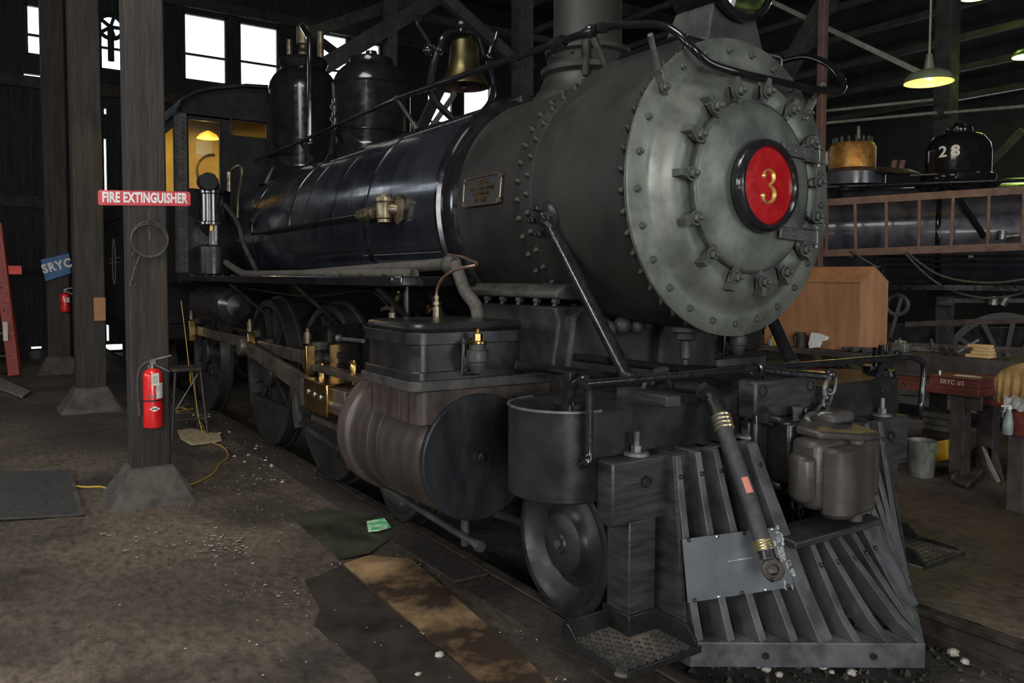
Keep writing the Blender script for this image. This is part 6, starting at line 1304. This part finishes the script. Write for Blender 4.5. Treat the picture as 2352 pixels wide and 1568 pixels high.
for pts, mm, lb in (([(2254, 1022), (2262, 1030), (2280, 1068), (2297, 1104), (2289, 1107), (2270, 1072)], 'board', 'pale curved plate leaning under the bench, left of its darker twin'), ([(2264, 1018), (2284, 1034), (2298, 1066), (2304, 1103), (2292, 1086), (2274, 1050)], 'benchw', 'dark curved plate leaning under the bench at the right')):
    yy = 3.62 if mm == 'board' else 3.72; q_ = [at(u, v, 'y', yy) for u, v in pts]; dz = .004-min(p.z for p in q_); o = part('curved_plate', MB().prism([p+V((0, 0, dz)) for p in q_], (0, .015, 0)), mm, bevel=.003); tag(o, lb, 'plate')
a, b_ = at(2250, 915, 'y', 3.60), at(2318, 938, 'y', 3.60); o = part('lower_beam', MB().box((a.x, 3.60, b_.z), (b_.x+.5, 3.66, a.z)), 'bench', RS, bevel=.004)

# ================================================================ SECOND LOCOMOTIVE (number 28)
D28 = V((-.902, -.432, 0)).normalized(); N28 = V((.432, -.902, 0)).normalized()      # rearward, toward us
PT = CAM+ray(2200, 632)*9.5; PT.z = 0; AX = PT-N28*.80
L2 = thing('steam_locomotive', 'second black steam locomotive with number 28 on its dome, behind the benches', 'locomotive', tuple(AX))
Rb2, zb2 = .62, 2.20
def p28(u, v, off=0): return atp(u, v, AX+N28*off, N28)
def q28(nm, mb, m, **k): return part(nm, mb, m, k.pop('parent', L2), **k)
s0 = (p28(1830, 600)-AX).dot(D28)
A_ = AX+D28*4.0+V((0, 0, zb2)); B_ = AX-D28*3.2+V((0, 0, zb2))
q28('boiler', MB().lathe([(Rb2, 0), (Rb2, 7.2)], B_, D28, 64), 'b28')
for s_ in (.4, 2.0, 3.4, 4.8): q28('boiler_band', MB().lathe([(Rb2+.001, s_), (Rb2+.008, s_+.01), (Rb2+.008, s_+.05), (Rb2+.001, s_+.06)], B_, D28, 64), 'gloss')
dc = p28(2201, 350); dz0 = 2.72; r28 = .375; ztp = p28(2201, 292).z; zsh = p28(2201, 350).z
DM = q28('steam_dome', MB().lathe([(r28+.14, dz0-.02), (r28+.12, dz0+.09), (r28+.06, dz0+.15), (r28+.05, dz0+.22), (r28+.01, dz0+.24), (r28, dz0+.26), (r28, zsh), (r28*.95, zsh+.10), (r28*.75, zsh+.2), (r28*.4, ztp-.07), (r28*.42, ztp-.05), (r28*.40, ztp-.01), (.08, ztp), (.05, ztp+.06), (.001, ztp+.07)], (dc.x, dc.y, 0), (0, 0, 1), 56), 'gloss')
cn = (CAM-dc); cn.z = 0; cn.normalize(); tx = V((0, 0, 1)).cross(cn)
lt_c = V((dc.x, dc.y, p28(2184, 357).z))
# curved number on the dome face
for chh, ang_ in (('2', -.46), ('8', -.08)):
    nrm_ = cn*cos(ang_)+tx*sin(ang_); text('dome_numeral', chh, .19, 'paper', DM, lt_c+nrm_*(r28+.004), V((0, 0, 1)).cross(nrm_), (0, 0, 1), .002, 1.1, .004)
tcn = p28(1957, 360); zt3 = p28(1957, 330).z; zt4 = p28(1957, 390).z
TU = q28('open_dome', MB().lathe([(.42, zt4-.22), (.42, zt4-.06), (.38, zt4-.03), (.285, zt4), (.285, zt3-.04), (.26, zt3), (.001, zt3)], (tcn.x, tcn.y, 0), (0, 0, 1), 48), 'b28')
part('brass_casing', MB().lathe([(.285, zt4+.0), (.30, zt4+.01), (.30, zt3-.06), (.27, zt3-.005), (.001, zt3+.004)], (tcn.x, tcn.y, 0), (0, 0, 1), 48), 'copbrass', TU)
for k in range(16): a = 2*pi*k/16; part('dome_stud', MB().cyl((tcn.x+.24*cos(a), tcn.y+.24*sin(a), zt3), (tcn.x+.24*cos(a), tcn.y+.24*sin(a), zt3+.07), .018, n=8), 'oldiron', TU)
part('white_flange', MB().cyl(p28(1905, 365), p28(1898, 366), .11, n=20), 'rag', TU)
part('vent_rod', MB().cyl(p28(1972, 320), p28(1972, 290), .02, n=8), 'bronze', TU)
q28('valve_lid', MB().lathe([(.001, 0), (.34, .02), (.36, .04), (.2, .09), (.001, .1)], V((p28(2050, 400).x, p28(2050, 400).y, p28(2050, 402).z)), (.15, 0, 1), 28), 'bronze')
for u in (2050, 2068): q28('safety_valve', MB().cyl(p28(u, 390), p28(u+6, 368), .04, n=10), 'rtimber')
q28('handrail', MB().cyl(p28(1880, 430, .62), p28(2420, 410, .62), .022, n=10), 'gloss')
for u in (1925, 2190): q28('handrail_post', MB().cyl(p28(u, 428, .62), p28(u+5, 455, .5), .03, n=8), 'gloss')
q28('top_pipe', MB().cyl(p28(2090, 403, .35), p28(2252, 395, .35), .022, n=10), 'satin')
q28('fitting_cluster', MB().sphere(p28(2165, 405, .4), .06, 10).sphere(p28(2185, 402, .4), .07, 10).sphere(p28(2150, 410, .4), .05, 10).tube([p28(2165, 410, .5), p28(2150, 430, .55), p28(2140, 448, .6)], .03, 8).tube([p28(2185, 410, .5), p28(2190, 430, .55), p28(2205, 445, .6)], .03, 8), 'gloss')
q28('brace_pipe', MB().tube([p28(2205, 462, .64), p28(2262, 545, .66)], .035, 8), 'gloss')
q28('running_board', MB().add([AX+D28*3.8+N28*.3+V((0, 0, 1.50)), AX-D28*3.0+N28*.3+V((0, 0, 1.50)), AX-D28*3.0+N28*1.15+V((0, 0, 1.50)), AX+D28*3.8+N28*1.15+V((0, 0, 1.50)), AX+D28*3.8+N28*.3+V((0, 0, 1.56)), AX-D28*3.0+N28*.3+V((0, 0, 1.56)), AX-D28*3.0+N28*1.15+V((0, 0, 1.56)), AX+D28*3.8+N28*1.15+V((0, 0, 1.56))], [(0,1,2,3), (7,6,5,4), (0,4,5,1), (1,5,6,2), (2,6,7,3), (3,7,4,0)]), 'gloss')
for v0, v1, u0 in ((589, 587, 2012), (600, 601, 2020), (612, 616, 2027)):
    a, b_ = p28(u0, v0, .85), p28(2420, v1, .85); q28('side_pipe', MB().tube([a+V((0, 0, -.12)), a+V((0, 0, -.03)), a+(b_-a).normalized()*.04, b_], .018, 8, sub=0), 'gloss')
for s_ in (-2.4, -.5, 1.3):
    c = AX+D28*s_+N28*.72; q28('driving_wheel', MB().lathe([(.55, -.04), (.62, -.03), (.62, .06), (.54, .06), (.54, -.03)], V((c.x, c.y, .62)), N28, 40).lathe([(.001, 0), (.12, 0), (.12, .08), (.001, .09)], V((c.x, c.y, .62)), N28, 20), 'wheel')
    sp = MB()
    for k in range(11):
        a = 2*pi*k/11; d = D28*cos(a)+V((0, 0, sin(a))); sp.bar(V((c.x, c.y, .62))+d*.1, V((c.x, c.y, .62))+d*.56, .05, .05, tuple(N28))
    q28('spokes', sp, 'wheel')
q28('side_rod', MB().bar(AX+D28*1.3+N28*.88+V((0, 0, .80)), AX-D28*2.4+N28*.88+V((0, 0, .80)), .05, .11), 'benchw')
q28('frame_rail', MB().bar(AX+D28*3.6+N28*.55+V((0, 0, .95)), AX-D28*3.0+N28*.55+V((0, 0, .95)), .1, .22), 'dark')
q28('firebox', MB().bar(AX+D28*3.9+V((0, 0, 1.5)), AX+D28*1.8+V((0, 0, 1.5)), 1.1, 1.2), 'dark')
q28('motion_bracket', MB().bar(p28(2170, 680, .8), p28(2170, 830, .8), .12, .16).bar(p28(2160, 690, .8), p28(2352, 690, .8), .06, .05), 'oldiron')
q28('valve_fitting', MB().box(tuple(p28(2150, 700, .9)), tuple(p28(2185, 682, .9)+V((0, .1, 0)))).cyl(p28(2280, 700, .9), p28(2282, 680, .9), .06, n=10).cyl(p28(2300, 700, .9), p28(2312, 678, .9), .05, n=10), 'dsteel')
q28('spring_link', MB().torus(p28(2060, 700, .95), N28, .12, .03, 20, 8).bar(p28(2072, 680, .95), p28(2045, 775, .95), .05, .04), 'oldiron')
q28('check_fitting', MB().cyl(p28(2290, 545, .66), p28(2340, 540, .66), .03, n=10).cyl(p28(2300, 550, .68), p28(2302, 530, .68), .05, n=10), 'dsteel')
o = q28('rails_under', MB().bar(AX+D28*4+N28*.75+V((0, 0, -.03)), AX-D28*4+N28*.75+V((0, 0, -.03)), .07, .06).bar(AX+D28*4-N28*.75+V((0, 0, -.03)), AX-D28*4-N28*.75+V((0, 0, -.03)), .07, .06), 'railm')
# ---- wooden ladder hung along it
OL = .98
def l28(u, v): return p28(u, v, OL)
LT0, LT1 = l28(1850, 468), l28(2440, 431); LB0, LB1 = l28(1850, 583), l28(2440, 563)
WL = thing('wooden_ladder', 'long brown wooden ladder hung sideways in front of the second engine', 'ladder', tuple(LB0))
part('rail', MB().bar(LT0, LT1, .045, .09), 'ladderw', WL, bevel=.004); part('rail', MB().bar(LB0, LB1, .045, .09), 'ladderw', WL, bevel=.004)
for u0, u1 in ((1900, 1898), (1964, 1966), (2036, 2036), (2112, 2110), (2190, 2184), (2272, 2268), (2352, 2348)):
    f0 = (l28(u0, 455)-LT0).dot(LT1-LT0)/(LT1-LT0).length_squared; f1 = (l28(u1, 575)-LB0).dot(LB1-LB0)/(LB1-LB0).length_squared
    part('rung', MB().bar(LT0.lerp(LT1, f0), LB0.lerp(LB1, f1), .035, .05, tuple(N28)), 'ladderw', WL, bevel=.004)
for u, lb in ((1955, 'left'), (2230, 'right')):
    a = l28(u, 585); o = part('ladder_hanger', MB().bar(a+V((0, 0, -.02)), a-N28*.30+V((0, 0, -.02)), .05, .03), 'oldiron', WL)
# ropes sagging in front
for pts, lb in (([(1953, 576), (1985, 596), (2013, 612), (2020, 611)], 'short sagging rope end tied near the plywood box'), ([(2078, 580), (2110, 615), (2150, 648), (2200, 672), (2260, 684), (2310, 681), (2352, 672), (2420, 655)], 'lower of two long ropes sagging in front of the second engine'), ([(2082, 577), (2115, 605), (2160, 632), (2220, 646), (2290, 649), (2352, 641), (2420, 630)], 'upper of two long ropes sagging in front of the second engine')):
    o = part('rope', MB().tube([p28(u, v, 1.06) for u, v in pts], .012, 8, sub=4), 'lag'); tag(o, lb, 'rope')
# small pilot step on the far side is part of the engine (built with it)
